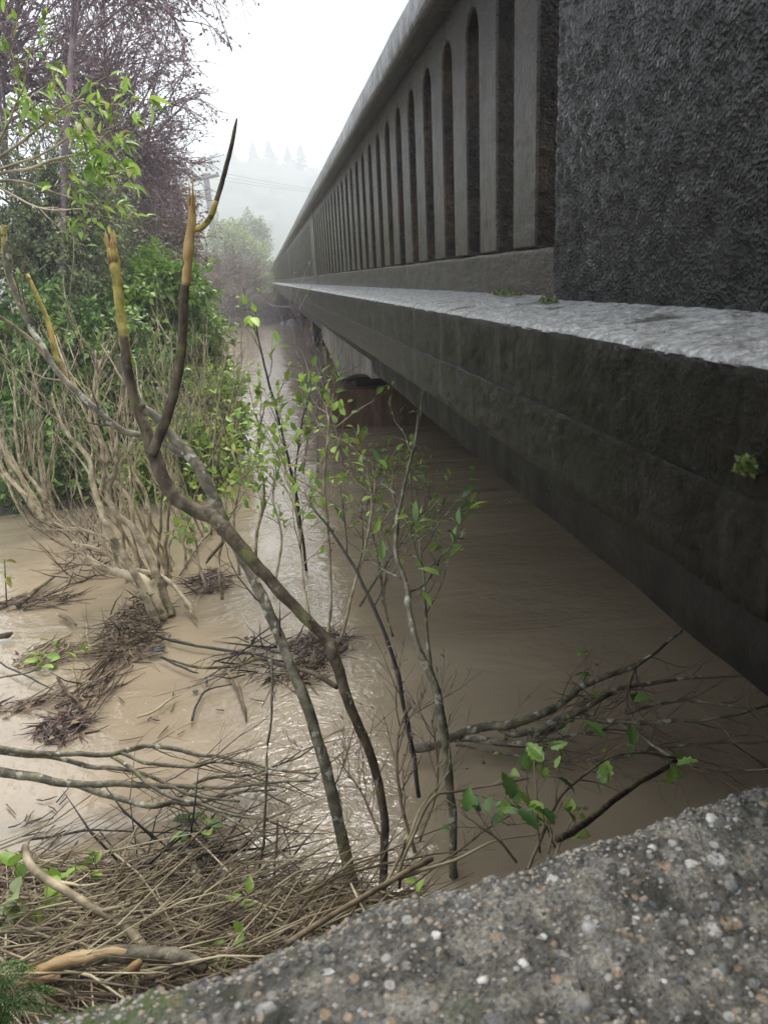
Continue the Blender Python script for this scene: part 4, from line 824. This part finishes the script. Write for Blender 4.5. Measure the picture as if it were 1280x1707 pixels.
# leafy branch hanging in from the left
LB = empty('leafy_shrub', (-2.35, 3.2, 0), 'bright green leafy shrub reaching in from the left edge', 'shrub')
rg = random.Random(91); tips = []; mb = MB()
S, rr = trace([(-160, 520), (-110, 420), (-60, 330), (-25, 290)], [22, 20, 16, 12], y=[3.2, 3.2]); S = [Vector((-2.35, 3.2, -.2)), Vector((-2.2, 3.2, .7))] + S[4:]; rr = [.03, .028] + rr[4:]
m = MB(); m.tube(S, rr, 8, rough=.15); m.build('trunk', 'bark_mottled', LB)
for pts, wd_ in (([(-30, 292), (40, 285), (100, 265), (165, 255), (195, 275)], [6, 5, 4, 2]), ([(-30, 285), (30, 240), (90, 190), (140, 165)], [6, 5, 3, 2]), ([(-30, 300), (50, 310), (120, 330), (160, 345)], [5, 4, 3, 2]),
                 ([(-30, 280), (10, 210), (40, 140), (30, 110)], [6, 4, 3, 2]), ([(-25, 290), (60, 262), (130, 225), (175, 230)], [5, 4, 3, 2]), ([(-30, 300), (60, 345), (140, 350)], [4, 3, 2])):
    S, rr = trace(pts, wd_, y=[3.2, 3.05], wob=.01); m = MB(); m.tube(S, rr, 5); m.build('limb', 'bark_pale', LB)
    side_twigs(mb, S, rg, 6, .16, .002, .45, 1, .7, 1, tips, up=0)
mb.build('twig_spray', 'bark_pale', LB, kind='stuff')
leaves_on(LB, tips, 230, .045, 'narrow', 'leaf_fresh', rg, .7)
c = W(168, 270, y=3.05)
tt = [(c + Vector((rg.gauss(0, .05), rg.gauss(0, .06), rg.gauss(0, .055))), Vector((rg.uniform(-.3, 1), rg.uniform(-.5, .5), -.6))) for k in range(60)]
leaves_on(LB, tt, 120, .045, 'oval', 'leaf_fresh', rg, .7)
c = W(70, 180, y=3.1)
tt = [(c + Vector((rg.gauss(0, .13), rg.gauss(0, .08), rg.gauss(0, .06))), Vector((rg.uniform(-.3, 1), rg.uniform(-.5, .5), -.5))) for k in range(60)]
leaves_on(LB, tt, 90, .06, 'narrow', 'leaf_fresh', rg, .7)

# ------------------------------------------------------------------ fallen branches
FB = empty('fallen_branch', W(20, 1290, z=.1), 'lichen-spotted fallen branch reaching in over the water from the left edge', 'branch')
rg = random.Random(55)
FL = [([(-30, 1245), (60, 1255), (130, 1257), (190, 1256), (250, 1243), (330, 1258), (400, 1268), (470, 1285), (530, 1290)], [10, 9, 8, 7, 5, 3], [.30, .22, .14, .1]),
      ([(-30, 1280), (50, 1296), (130, 1308), (210, 1308), (290, 1311), (370, 1312), (450, 1305), (530, 1300)], [17, 14, 11, 8, 6, 3], [.22, .16, .12, .1]),
      ([(120, 1307), (190, 1330), (255, 1344), (290, 1337), (330, 1338), (390, 1320), (460, 1318)], [10, 10, 8, 6, 3], [.16, .1, .08]),
      ([(185, 1258), (225, 1285), (270, 1322), (310, 1335), (360, 1350), (430, 1365), (500, 1385)], [7, 7, 5, 3], [.2, .14, .1]),
      ([(-30, 1252), (80, 1262), (160, 1278), (240, 1290), (320, 1325), (400, 1335)], [9, 8, 6, 4], [.28, .16, .1]),
      ([(205, 1255), (250, 1272), (320, 1278), (350, 1272), (390, 1272)], [6, 6, 4], [.2, .14]),
      ([(300, 1330), (340, 1300), (420, 1290), (500, 1262)], [6, 5, 3], [.12, .1]),
      ([(330, 1340), (400, 1372), (440, 1395), (560, 1500)], [5, 4, 3], [.12, .1])]
mb = MB()
for pts, wd_, zs_ in FL:
    S, rr, o = stem(FB, pts, wd_, 'bark_mottled', z=zs_, name='limb', sides=7, wob=.01)
    P0 = side_twigs(mb, S, rg, 8, .28, .0032, .35, 1, .5, 1, up=-.01, nn=(0, 3))
mb.build('twig_spray', 'twig_brown', FB, kind='stuff')
FR = empty('fallen_branch', W(690, 1247, z=.05), 'thick pale fallen branch spreading to the right under the bridge', 'branch')
FL = [([(682, 1250), (720, 1243), (760, 1226), (800, 1213), (850, 1207), (905, 1190), (950, 1160), (972, 1142), (1040, 1116), (1085, 1092), (1135, 1050)], [15, 17, 16, 15, 15, 14, 13, 11, 8, 5], [.06, .12, .25, .38]),
      ([(752, 1228), (800, 1232), (860, 1240), (888, 1240), (910, 1222), (940, 1208)], [14, 12, 13, 10], [.08, .10]),
      ([(830, 1213), (855, 1223), (890, 1218), (920, 1205), (962, 1188), (985, 1175), (1030, 1150), (1090, 1138), (1150, 1130), (1230, 1128)], [12, 12, 12, 10, 8, 6, 4], [.1, .16, .24, .3]),
      ([(962, 1188), (1000, 1200), (1060, 1204), (1130, 1203), (1200, 1197), (1300, 1172)], [10, 10, 8, 6, 4], [.16, .2, .26]),
      ([(1030, 1205), (1070, 1228), (1120, 1262), (1180, 1280), (1300, 1288)], [6, 6, 5, 4], [.18, .2, .24]),
      ([(1045, 1190), (1100, 1172), (1160, 1168), (1240, 1180), (1300, 1200)], [6, 6, 5, 3], [.2, .26]),
      ([(905, 1235), (960, 1225), (1010, 1216)], [5, 5, 4], [.1, .12]),
      ([(985, 1268), (1040, 1258), (1100, 1245), (1180, 1240), (1290, 1235)], [5, 5, 4], [.1, .16]),
      ([(760, 1240), (840, 1255), (900, 1268), (960, 1270), (1010, 1262)], [5, 5, 4], [.05, .06]),
      ([(1085, 1092), (1060, 1110), (1048, 1150), (1042, 1190)], [4, 4, 3], [.36, .2]),
      ([(965, 1176), (985, 1165), (978, 1172)], [9, 7, 4], [.2, .24])]
mb = MB()
for pts, wd_, zs_ in FL:
    S, rr, o = stem(FR, pts, wd_, 'bark_mottled', z=zs_, name='limb', sides=8, wob=.008)
    side_twigs(mb, S, rg, 8, .26, .003, .3, 1, .55, 1, up=.0, nn=(0, 3))
mb.build('twig_spray', 'twig_brown', FR, kind='stuff')
leaves_on(FR, [(S[-1] + unit(rg) * .2, Vector((rg.uniform(-1, 1), rg.uniform(-1, 1), -.3))) for k in range(20)], 14, .06, 'oval', 'leaf_dark', rg)
for i in range(10):
    c = W(rg.uniform(790, 960), rg.uniform(1200, 1290), z=.05); put_leaf(FR, c, unit(rg), .05, 'oval', 'leaf_dark', rg)

# ------------------------------------------------------------------ flood debris on the water
def clump(name, label, cpx, rpx, n, Lr, mat, seed, h=.08, flat=0.25, dirx=None, mat2=None, z0=.0):
    rg = random.Random(seed); c = W(*cpx, z=0); k = c.length / F
    ex = (W(cpx[0] + rpx[0], cpx[1], z=0) - c).length; ey = abs(W(cpx[0], cpx[1] - rpx[1], z=0).y - c.y)
    m = MB(); m2 = MB()
    for i in range(n):
        a = rg.uniform(0, 6.28); r = math.sqrt(rg.random()); x = c.x + ex * r * math.cos(a); y = c.y + ey * r * math.sin(a)
        z = z0 + h * (1 - r * r) * rg.random() + .004
        th = rg.uniform(0, 6.28) if dirx is None else rg.gauss(dirx, .5)
        d = Vector((math.cos(th), math.sin(th), rg.gauss(0, flat))); L = rg.uniform(*Lr)
        p = Vector((x, y, z)); e = p + d * L; e.z = max(e.z, .003); mid = p.lerp(e, .5) + unit(rg) * L * .08; mid.z = max(mid.z, .004)
        (m2 if mat2 and rg.random() < .3 else m).tube([p, mid, e], [rg.uniform(.0015, .0055)] * 2 + [.001], 3)
    t = empty(name, c, label, 'debris', 'flood debris clumps')
    o = m.build('reed_mat', mat, t, kind='stuff')
    if mat2: m2.build('reed_mat', mat2, t, kind='stuff')
    pos = []; dr = []; sz = []
    for i in range(n // 3):
        a = rg.uniform(0, 6.28); r = math.sqrt(rg.random()) * 1.05; pos.append((c.x + ex * r * math.cos(a), c.y + ey * r * math.sin(a), z0 + h * max(0, 1 - r * r) * rg.random() + .008)); dr.append((rg.uniform(-1, 1), rg.uniform(-1, 1), rg.uniform(-.1, .3))); sz.append(rg.uniform(.015, .05))
    leafcloud('leaf_scrap', pos, dr, sz, 'leaf_rust', t, .35, seed=seed)
    return t
clump('debris_clump', 'mound of dark reeds and sticks caught below the pale stems', (212, 1078), (42, 30), 260, (.05, .24), 'reed_dark', 301, .26, .35, None, 'twig_brown')
clump('debris_clump', 'small crest of dark sticks against the pale stem foot', (240, 1030), (26, 16), 110, (.05, .2), 'reed_dark', 302, .2, .4)
clump('debris_clump', 'pinkish reed mat trapped behind the lichen-spotted branch', (110, 1212), (44, 26), 170, (.03, .14), 'reed_pink', 303, .05, .12, None, 'reed_dark')
clump('debris_clump', 'pinkish reed mat floating behind the broken saplings', (535, 1080), (46, 26), 210, (.04, .16), 'reed_pink', 304, .09, .2, None, 'reed_dark')
clump('debris_clump', 'brown reed mat trailing below the one behind the broken saplings', (500, 1125), (44, 18), 80, (.05, .2), 'reed_dark', 305, .05, .2, None, 'straw')
clump('debris_clump', 'narrow dark raft of sticks at the left water edge', (45, 1008), (70, 10), 80, (.06, .28), 'reed_dark', 306, .06, .15, .3)
clump('debris_clump', 'small reed heap with froth near the bent trunk', (350, 975), (34, 16), 130, (.05, .2), 'reed_pink', 307, .1, .25, None, 'reed_dark')
clump('debris_clump', 'hanging tangle of roots under the trailing brown shrub', (150, 945), (42, 22), 80, (.08, .3), 'reed_dark', 308, .3, .8)
clump('debris_clump', 'thin line of dark stick scraps far left on the water', (50, 1180), (80, 14), 60, (.04, .25), 'reed_dark', 309, .03, .1, .5)
clump('debris_clump', 'sparse line of scraps running toward the pinkish mat', (150, 1155), (30, 34), 60, (.06, .28), 'reed_dark', 310, .06, .2, 1.1)
clump('debris_clump', 'loose twig tangle just left of the dark trunk', (430, 1100), (62, 28), 55, (.1, .42), 'twig_black', 311, .12, .3)
clump('debris_clump', 'tangle of black twigs at the near bank edge', (330, 1440), (110, 30), 60, (.12, .45), 'twig_black', 312, .2, .35)
clump('debris_clump', 'grassy weed clump floating left of the dark mound', (75, 1095), (50, 20), 80, (.05, .22), 'straw', 313, .06, .3, .4)
rg = random.Random(400)
STK = [([(100, 1025), (112, 1030), (128, 1042)], 8, 'reed_dark', 'chunky dark stick floating left of the pale stems'), ([(0, 1062), (14, 1060), (22, 1056)], 10, 'bark_dark', 'stub of dark driftwood at the left edge'), ([(95, 1130), (110, 1150), (130, 1170), (138, 1188)], 6, 'reed_dark', 'slanting dark stick sunk in the pinkish mat'),
       ([(205, 1125), (180, 1160), (150, 1195), (110, 1235)], 4, 'twig_brown', 'long straight stick across the pinkish mat'), ([(228, 1195), (262, 1183), (285, 1165), (300, 1158)], 4, 'straw', 'crooked pale-ended stick in open water'), ([(140, 1010), (146, 1055), (150, 1100)], 4, 'straw', 'straight pale stalk leaning on the dark mound'),
       ([(262, 1060), (330, 1078), (420, 1090), (480, 1105)], 5, 'twig_black', 'long black stick running right from the dark mound'), ([(268, 1095), (310, 1115), (330, 1122)], 4, 'twig_black', 'short black stick below the long one'), ([(30, 1010), (60, 985), (92, 962)], 8, 'bark_dark', 'dark limb sloping into the narrow raft'),
       ([(0, 1130), (50, 1120), (110, 1095), (150, 1090)], 3, 'straw', 'thin pale stalk lying across the left water'), ([(320, 1200), (330, 1170), (345, 1150), (385, 1140)], 4, 'twig_black', 'hooked black twig sticking up in open water'), ([(380, 1120), (400, 1150), (410, 1190)], 7, 'reed_dark', 'dark shredded stick hanging by the looping twig'),
       ([(50, 1400), (110, 1390), (165, 1385), (290, 1388)], 4, 'twig_black', 'long black twig floating at the near bank'), ([(165, 1384), (185, 1410), (210, 1448)], 3, 'twig_black', 'short black twig branching off the floating one'), ([(300, 960), (340, 900), (402, 840)], 3, 'twig_brown', 'thin twig leaning beside the pale stem'),
       ([(310, 1010), (325, 1030), (330, 1037)], 5, 'straw', 'cut pale stub lying beside the pale stems'), ([(0, 1105), (60, 1135), (90, 1150)], 3, 'twig_black', 'thin dark twig at the left of the scraps')]
for pts, w_, mt, lab in STK:
    S, rr = trace(pts, [w_, w_, w_ * .5], z=[.035, .03], wob=.008); m = MB(); m.tube(S, rr, 6, rough=.25); side_twigs(m, S, rg, 2, .1, .002, .3, 1, .8, 0) if w_ < 5 else None
    tag(m.build('stick', mt), lab, 'stick', 'sticks floating on the flood')
for i in range(46):          # small scraps drifting
    px, py = rg.choice(((rg.uniform(10, 330), rg.uniform(1010, 1240)), (rg.uniform(230, 480), rg.uniform(1110, 1230)), (rg.uniform(5, 120), rg.uniform(1320, 1400))))
    a = W(px, py, z=.012); th = rg.uniform(0, 6.28); L = rg.uniform(.03, .11); b = a + Vector((math.cos(th), math.sin(th), 0)) * L
    m = MB(); m.tube([a, a.lerp(b, .5) + Vector((0, rg.uniform(-.01, .01), 0)), b], [.003, .0035, .0015], 4)
    tag(m.build('drift_scrap', rg.choice(['reed_dark', 'twig_black', 'twig_brown'])), 'small dark scrap of wood drifting on the open muddy water', 'scrap', 'drifting scraps')
# black plastic scraps
def blob(name, mat, c, r, label, cat, seed=1, n=(7, 5)):
    m = pebble_mesh(random.Random(seed), n); m.v = [(c.x + x * r[0], c.y + y * r[1], c.z + z * r[2]) for x, y, z in m.v]
    return tag(m.build(name, mat, None, mat != 'black_plastic'), label, cat)
blob('plastic_scrap', 'black_plastic', W(262, 1082, z=.05), (.055, .03, .014), 'black plastic scrap wedged in the dark mound', 'scrap', 3, (5, 4))
blob('plastic_scrap', 'black_plastic', W(326, 1152, z=.015), (.02, .014, .006), 'smaller of two black plastic scraps floating in open water', 'scrap', 4, (5, 3))
blob('plastic_scrap', 'black_plastic', W(345, 1137, z=.02), (.009, .03, .006), 'narrow upright black plastic scrap floating above the smaller one', 'scrap', 5, (5, 3))
# foliage scraps on the left water
FS = empty('floating_sprig', W(70, 1090, z=0), 'green leafy sprig lodged in the floating weed at the left', 'sprig')
leaves_on(FS, [(W(rg.uniform(40, 150), rg.uniform(1055, 1120), z=rg.uniform(.02, .08)), Vector((rg.uniform(-1, 1), rg.uniform(-1, 1), .3))) for k in range(30)], 30, .06, 'oval', 'leaf_mid', rg)
FS = empty('floating_sprig', W(335, 1380, z=.05), 'green ivy-like sprig caught under the lichen-spotted branch', 'sprig')
leaves_on(FS, [(W(rg.uniform(305, 362), rg.uniform(1352, 1398), z=rg.uniform(.02, .1)), Vector((rg.uniform(-1, 1), rg.uniform(-1, 1), -.2))) for k in range(30)], 34, .045, 'broad', 'leaf_dark', rg)
FS = empty('floating_sprig', W(15, 980, z=0), 'upright yellow-green sprig in the water at the left edge', 'sprig')
m = MB(); m.tube([W(12, 1010, z=0), W(10, 970, z=.22), W(8, 935, z=.4)], [.006, .005, .003], 5); m.build('stem', 'twig_brown', FS)
leaves_on(FS, [(W(rg.uniform(0, 18), rg.uniform(930, 965), z=rg.uniform(.2, .4)), unit(rg)) for k in range(10)], 10, .06, 'oval', 'leaf_yellow', rg)
surf('froth', [(.3, (.45, .42, .36)), (.7, (.62, .60, .55))], 30, 3, (.3, .5), 30, (), .4)
ff = MB()
for i in range(230):
    px, py, sx_, sy_ = rg.choice(((270, 1005, 70, 14), (330, 975, 40, 20), (60, 1000, 60, 14), (560, 1230, 50, 40), (590, 1370, 35, 60), (150, 1120, 120, 60), (230, 1200, 150, 40), (520, 1040, 40, 30)))
    c = W(rg.gauss(px, sx_), rg.gauss(py, sy_), z=.002); r_ = rg.uniform(.002, .0055); b = len(ff.v); el = rg.uniform(.4, 1)
    for k in range(6): a = k * 1.047; ff.v.append((c.x + r_ * 1.5 * math.cos(a), c.y + r_ * el * math.sin(a), .001)); ff.r.append(.5)
    ff.v.append((c.x, c.y, r_ * .45)); ff.r.append(.5)
    for k in range(6): ff.f.append((b + k, b + (k + 1) % 6, b + 6))
tag(ff.build('froth_flecks', 'froth', kind='stuff'), 'pale froth flecks drifting on the muddy water', 'froth')
# rubble under the bridge
blob('boulder', 'rubble_stone', W(630, 672, y=11.6) + Vector((.2, 0, -.05)), (.62, .5, .42), 'pale grey boulder under the bridge behind the pier base', 'boulder', 8, (14, 9))
blob('boulder', 'rubble_stone', W(660, 688, y=11.4) + Vector((.2, 0, -.12)), (.5, .35, .16), 'flat grey boulder at the waterline under the bridge', 'boulder', 9, (14, 9))
blob('plastic_drum', 'blue_plastic', W(676, 688, y=11.0) + Vector((.1, 0, -.03)), (.13, .13, .2), 'blue plastic drum half sunk under the bridge', 'drum', 10, (14, 9))
blob('boulder', 'rubble_stone', W(490, 540, y=36), (.4, .4, .25), 'pale boulder at the far water edge by the bridge', 'boulder', 11, (12, 8))
blob('boulder', 'rubble_stone', W(474, 543, y=36), (.3, .3, .2), 'smaller boulder left of the pale one at the far water edge', 'boulder', 12, (12, 8))

# ------------------------------------------------------------------ near bank: debris pile
rg = random.Random(500); m = MB(); m2 = MB(); m3 = MB()
def bank_point():
    while True:
        px = rg.uniform(-40, 640); py = rg.uniform(1415, 1720)
        lim = 1440 + max(0, px - 60) * .10
        if py < lim: continue
        c = W(px, py, z=.25); 
        for q in range(3): c = W(px, py, z=max(.0, ground_h(c.x, c.y)))
        if c.y < wall_edge(c.x) + .02: continue
        return c
for k in range(1800):
    c = bank_point(); th = rg.gauss(-.45, .7); L = rg.uniform(.08, .55); r_ = rg.uniform(.0014, .0042)
    d_ = Vector((math.cos(th), math.sin(th), rg.gauss(.0, .16)))
    p = c + Vector((0, 0, rg.random() ** 2 * .12 + .01)); e = p + d_ * L; e.z = max(e.z, ground_h(e.x, e.y) + .01, .01); q = p.lerp(e, .5) + unit(rg) * L * .07
    if e.y < wall_edge(e.x) + .01 or p.z > ZW: continue
    (m if k % 2 else m2).tube([p, q, e], [r_, r_ * .9, r_ * .4], 3)
for k in range(5200):
    c = bank_point(); th = rg.uniform(0, 6.28); L = rg.uniform(.02, .09)
    d_ = Vector((math.cos(th), math.sin(th), rg.gauss(0, .25))); p = c + Vector((0, 0, rg.random() * .03 + .004)); m3.tube([p, p + d_ * L * .5, p + d_ * L], [.002, .0025, .001], 3)
tag(m.build('straw_litter', 'straw', kind='stuff'), 'pale straw and thin stalks piled on the near bank', 'straw')
tag(m2.build('twig_litter', 'twig_brown', kind='stuff'), 'brown twigs mixed through the straw on the near bank', 'twigs')
tag(m3.build('bark_litter', 'reed_dark', kind='stuff'), 'dark bark crumbs and reed bits covering the near bank', 'litter')
pos = []; dr = []; sz = []
for k in range(900):
    c = bank_point(); pos.append(tuple(c + Vector((0, 0, .012 + rg.random() * .03)))); dr.append((rg.uniform(-1, 1), rg.uniform(-1, 1), rg.uniform(-.2, .3))); sz.append(rg.uniform(.02, .05))
tag(leafcloud('leaf_litter', pos, dr, sz, 'leaf_rust', None, .4, seed=4), 'dead brown leaves scattered in the debris on the near bank', 'leaf litter')
def stick(pts, wd_, mt, lab, z=None, y=None, tw=0, tL=.15, name='stick', sides=8, grp='sticks on the near bank'):
    S, rr = trace(pts, wd_, z=z, y=y, wob=.006); m = MB(); m.tube(S, rr, sides, rough=.2)
    if tw: side_twigs(m, S, rg, tw, tL, rr[-1] * .7, .35, 1, .5, 1, up=.06)
    return tag(m.build(name, mt), lab, 'stick', grp)
stick([(42, 1408), (48, 1432), (75, 1462), (115, 1488), (165, 1518), (210, 1545), (245, 1580)], [10, 14, 14, 13, 14, 14], 'bark_pale', 'curved pale branch bending down through the debris at the lower left', z=[.42, .40, .38, .34], tw=3)
stick([(300, 1392), (318, 1430), (340, 1490), (362, 1545)], [13, 16, 17, 18], 'bark_mottled', 'mossy stake slanting out of the near water edge', z=[.02, .06, .12])
stick([(478, 1572), (540, 1532), (600, 1495), (660, 1462), (700, 1443), (720, 1432)], [11, 10, 9, 9, 8], 'twig_brown', 'brown stick leaning up from the wall to the right', y=[1.35, 1.55, 1.7])
stick([(930, 1400), (985, 1365), (1050, 1315), (1125, 1268)], [12, 11, 9, 7], 'bark_dark', 'straight dark stick rising right from the wall edge', y=[1.3, 1.6, 1.9])
stick([(660, 1462), (690, 1390), (720, 1330), (760, 1318), (870, 1300), (880, 1298)], [6, 5, 4, 3], 'straw', 'pale forked twig fanning right over the water', y=[1.65, 1.9], tw=4)
stick([(640, 1475), (680, 1400), (700, 1350), (748, 1283)], [6, 5, 3, 2], 'straw', 'pale forked twig pointing up beside the fine dead sapling', y=[1.65, 1.95], tw=4)
stick([(655, 1465), (740, 1440), (820, 1405), (905, 1388)], [5, 5, 4, 2], 'straw', 'pale twig stretching right behind the holly-like leaves', y=[1.6, 1.75], tw=3)
stick([(640, 1470), (720, 1445), (800, 1390), (850, 1360)], [5, 4, 3, 2], 'straw', 'pale twig crossing under the holly-like leaves', y=[1.62, 1.8], tw=3)
stick([(480, 1540), (540, 1470), (640, 1420), (760, 1370)], [5, 4, 3, 2], 'straw', 'long thin pale stalk arching over the bank edge', y=[1.7, 2.0])
stick([(500, 1490), (560, 1465), (640, 1440), (780, 1415)], [5, 4, 4, 2], 'straw', 'second thin pale stalk below the arching one', y=[1.75, 1.95])
stick([(665, 1480), (668, 1440), (676, 1400)], [5, 4, 3], 'twig_black', 'short dark twig standing by the brown stick', y=[1.65, 1.7])
for k in range(26):
    c = bank_point(); th = rg.gauss(-.4, .5); L = rg.uniform(.35, .8); d_ = Vector((math.cos(th), math.sin(th), rg.gauss(.02, .1))); p = c + Vector((0, 0, .05 + rg.random() * .1)) - d_ * L * .4; e = p + d_ * L
    for q in (p, e): q.z = max(q.z, ground_h(q.x, q.y) + .02, .02)
    if min(p.y - wall_edge(p.x), e.y - wall_edge(e.x)) < .02: continue
    r_ = rg.uniform(.003, .006); mb = MB(); S = catmull([p, p.lerp(e, .4) + unit(rg) * .03, e], 4); mb.tube(S, lerpn([r_, r_ * .8, r_ * .5], len(S)), 6, rough=.15)
    tag(mb.build('stick', rg.choice(['bark_pale', 'straw', 'twig_brown'])), 'thin stick lying crisscross on the near debris bank', 'stick', 'crisscross sticks on the near bank')
# split log
LG = empty('split_log', W(200, 1600, z=.3), 'torn branch with raw orange split face on the near bank', 'log')
S, rr = trace([(52, 1632), (100, 1610), (160, 1594), (225, 1590), (290, 1594), (345, 1612)], [26, 28, 26, 26, 25, 18], z=[.42, .42, .38], n=6)
m = MB(); m.tube(S, rr, 12, rough=.25); m.build('bark', 'bark_mottled', LG)
S2 = [p + Vector((-.002, -.004, rr[i] * .45)) for i, p in enumerate(S)][:22]; m = MB(); m.tube(S2, [r_ * f for r_, f in zip(rr, lerpn([.85, .8, .8, .6, .2], len(S2)))], 10, rough=.5); m.build('split_face', 'split_wood', LG)
m = MB(); p = S[0]
for k in range(7):
    q = p + unit(rg) * rr[0] * .6; m.tube([q + Vector((.06, 0, 0)), q, q + Vector((-rg.uniform(.01, .05), rg.uniform(-.02, .01), 0))], [.008, .006, .001], 4)
m.build('torn_end', 'split_wood', LG)
m = MB(); m.tube([W(235, 1602, z=.46), W(225, 1612, z=.45), W(212, 1618, z=.45)], [.008, .014, .006], 6, rough=.4); m.build('knot_stub', 'split_wood', LG)
# near-bank greenery
def leafy_patch(label, cells, n, size, kind, mat, seed, zr=(.2, .5), cat='seedling'):
    rg = random.Random(seed); (px, py, w_, h_, Y) = cells
    b = W(px, py, y=Y); t = empty('seedling', (b.x, Y, ground_h(b.x, Y)), label, cat); mb = MB()
    for k in range(max(3, n // 4)):
        e = W(px + rg.uniform(-w_, w_), py + rg.uniform(-h_, h_), y=Y + rg.uniform(-.05, .05)); s = Vector((b.x + rg.uniform(-.04, .04), Y, ground_h(b.x, Y)))
        S = catmull([s, s.lerp(e, .5) + unit(rg) * .03, e], 4); mb.tube(S, lerpn([.0032, .002, .001], len(S)), 4)
        for q in range(4):
            i = rg.randrange(len(S) // 2, len(S)); put_leaf(t, S[i], unit(rg) + Vector((0, 0, .2)), size * rg.uniform(.6, 1.2), kind, mat, rg)
    mb.build('stem', 'bark_pale', t); return t
leafy_patch('fresh green seedling with broad leaves at the far lower left', (50, 1440, 45, 35, 1.95), 14, .06, 'broad', 'leaf_fresh', 601)
leafy_patch('pale bluish-green leaf pair at the left edge of the debris', (30, 1495, 20, 20, 1.85), 4, .055, 'broad', 'leaf_grey', 602)
leafy_patch('tiny seedling standing above the straw near the water', (140, 1425, 22, 18, 2.1), 5, .05, 'oval', 'leaf_fresh', 603)
leafy_patch('green seedling between the stake and the wall', (385, 1560, 45, 30, 1.6), 14, .05, 'oval', 'leaf_fresh', 604)
leafy_patch('green seedling at the water edge beside the thin whips', (400, 1490, 30, 20, 1.9), 8, .045, 'oval', 'leaf_mid', 605)
leafy_patch('small green seedling against the broken sapling feet', (690, 1475, 30, 22, 1.6), 8, .035, 'oval', 'leaf_mid', 606)
# fern in the corner
FN = empty('fern', W(20, 1690, y=1.15), 'feathery green fern in the bottom left corner', 'fern')
for (ex, ey) in ((60, 1610), (95, 1650), (30, 1600), (75, 1690), (-10, 1610), (10, 1640), (110, 1690)):
    a = W(-10, 1720, y=1.12); e = W(ex, ey, y=1.2); mdl = a.lerp(e, .5) + Vector((0, 0, .05)); S = catmull([a, mdl, e], 9)
    mb = MB(); mb.tube(S, lerpn([.002, .0006], len(S)), 4); mb.build('frond_stem', 'fern_green', FN)
    pos = []; dr = []; sz = []
    for i in range(2, len(S) - 1):
        ax = (S[i + 1] - S[i]).normalized(); sd_ = ax.cross(Vector((0, 0, 1))).normalized(); L = .048 * math.sin(math.pi * (i / len(S)) ** .7) + .008
        for s_ in (-1, 1):
            for q in range(6):
                f = (q + .5) / 6; p = S[i] + (sd_ * s_ + ax * .5).normalized() * L * f
                for s2 in (-1, 1):
                    pos.append(tuple(p)); dr.append(tuple(ax * s2 + sd_ * s_ * .5)); sz.append(.0075 * (1.1 - f))
    leafcloud('frond', pos, dr, sz, 'fern_green', FN, .28, seed=int(ex) + 50)
# moss tufts on the bridge ledge
def moss(c, r, label, seed):
    rg = random.Random(seed); pos = []; dr = []; sz = []
    for k in range(260):
        u = unit(rg); pos.append((c.x + u.x * r[0] * rg.random(), c.y + u.y * r[1] * rg.random(), c.z + abs(u.z) * r[2] * rg.random())); dr.append((rg.gauss(0, .6), rg.gauss(0, .6), 1)); sz.append(rg.uniform(.004, .011))
    tag(leafcloud('moss_tuft', pos, dr, sz, 'moss_green', None, .3, seed=seed, kind=None), label, 'moss', 'moss on the bridge ledge')
moss(Vector((.655, 2.05, 1.932)), (.025, .17, .012), 'long moss tuft on the ledge under the last slots', 701)
moss(Vector((.615, 1.62, 1.926)), (.02, .06, .012), 'small moss tuft on the ledge at the foot of the end post', 702)
moss(Vector((.441, .63, 1.80)), (.005, .018, .018), 'bright moss tuft on the fascia at the right picture edge', 703)


# ------------------------------------------------------------------ haze
hz = MB(); hz.quadbox((-730, -90, -4), (730, 730, 110)); ho = hz.build('haze', 'wire_metal', None, False, kind='stuff')
hm = bpy.data.materials.new('haze_air'); hm.use_nodes = True; t = hm.node_tree; t.nodes.clear()
pv = t.nodes.new('ShaderNodeVolumePrincipled'); pv.inputs['Color'].default_value = (.97, .985, 1, 1); pv.inputs['Density'].default_value = .0038; pv.inputs['Anisotropy'].default_value = 0.2
ot = t.nodes.new('ShaderNodeOutputMaterial'); t.links.new(pv.outputs[0], ot.inputs['Volume'])
ho.data.materials.clear(); ho.data.materials.append(hm)
tag(ho, 'pale even rain mist filling the valley air', 'mist')
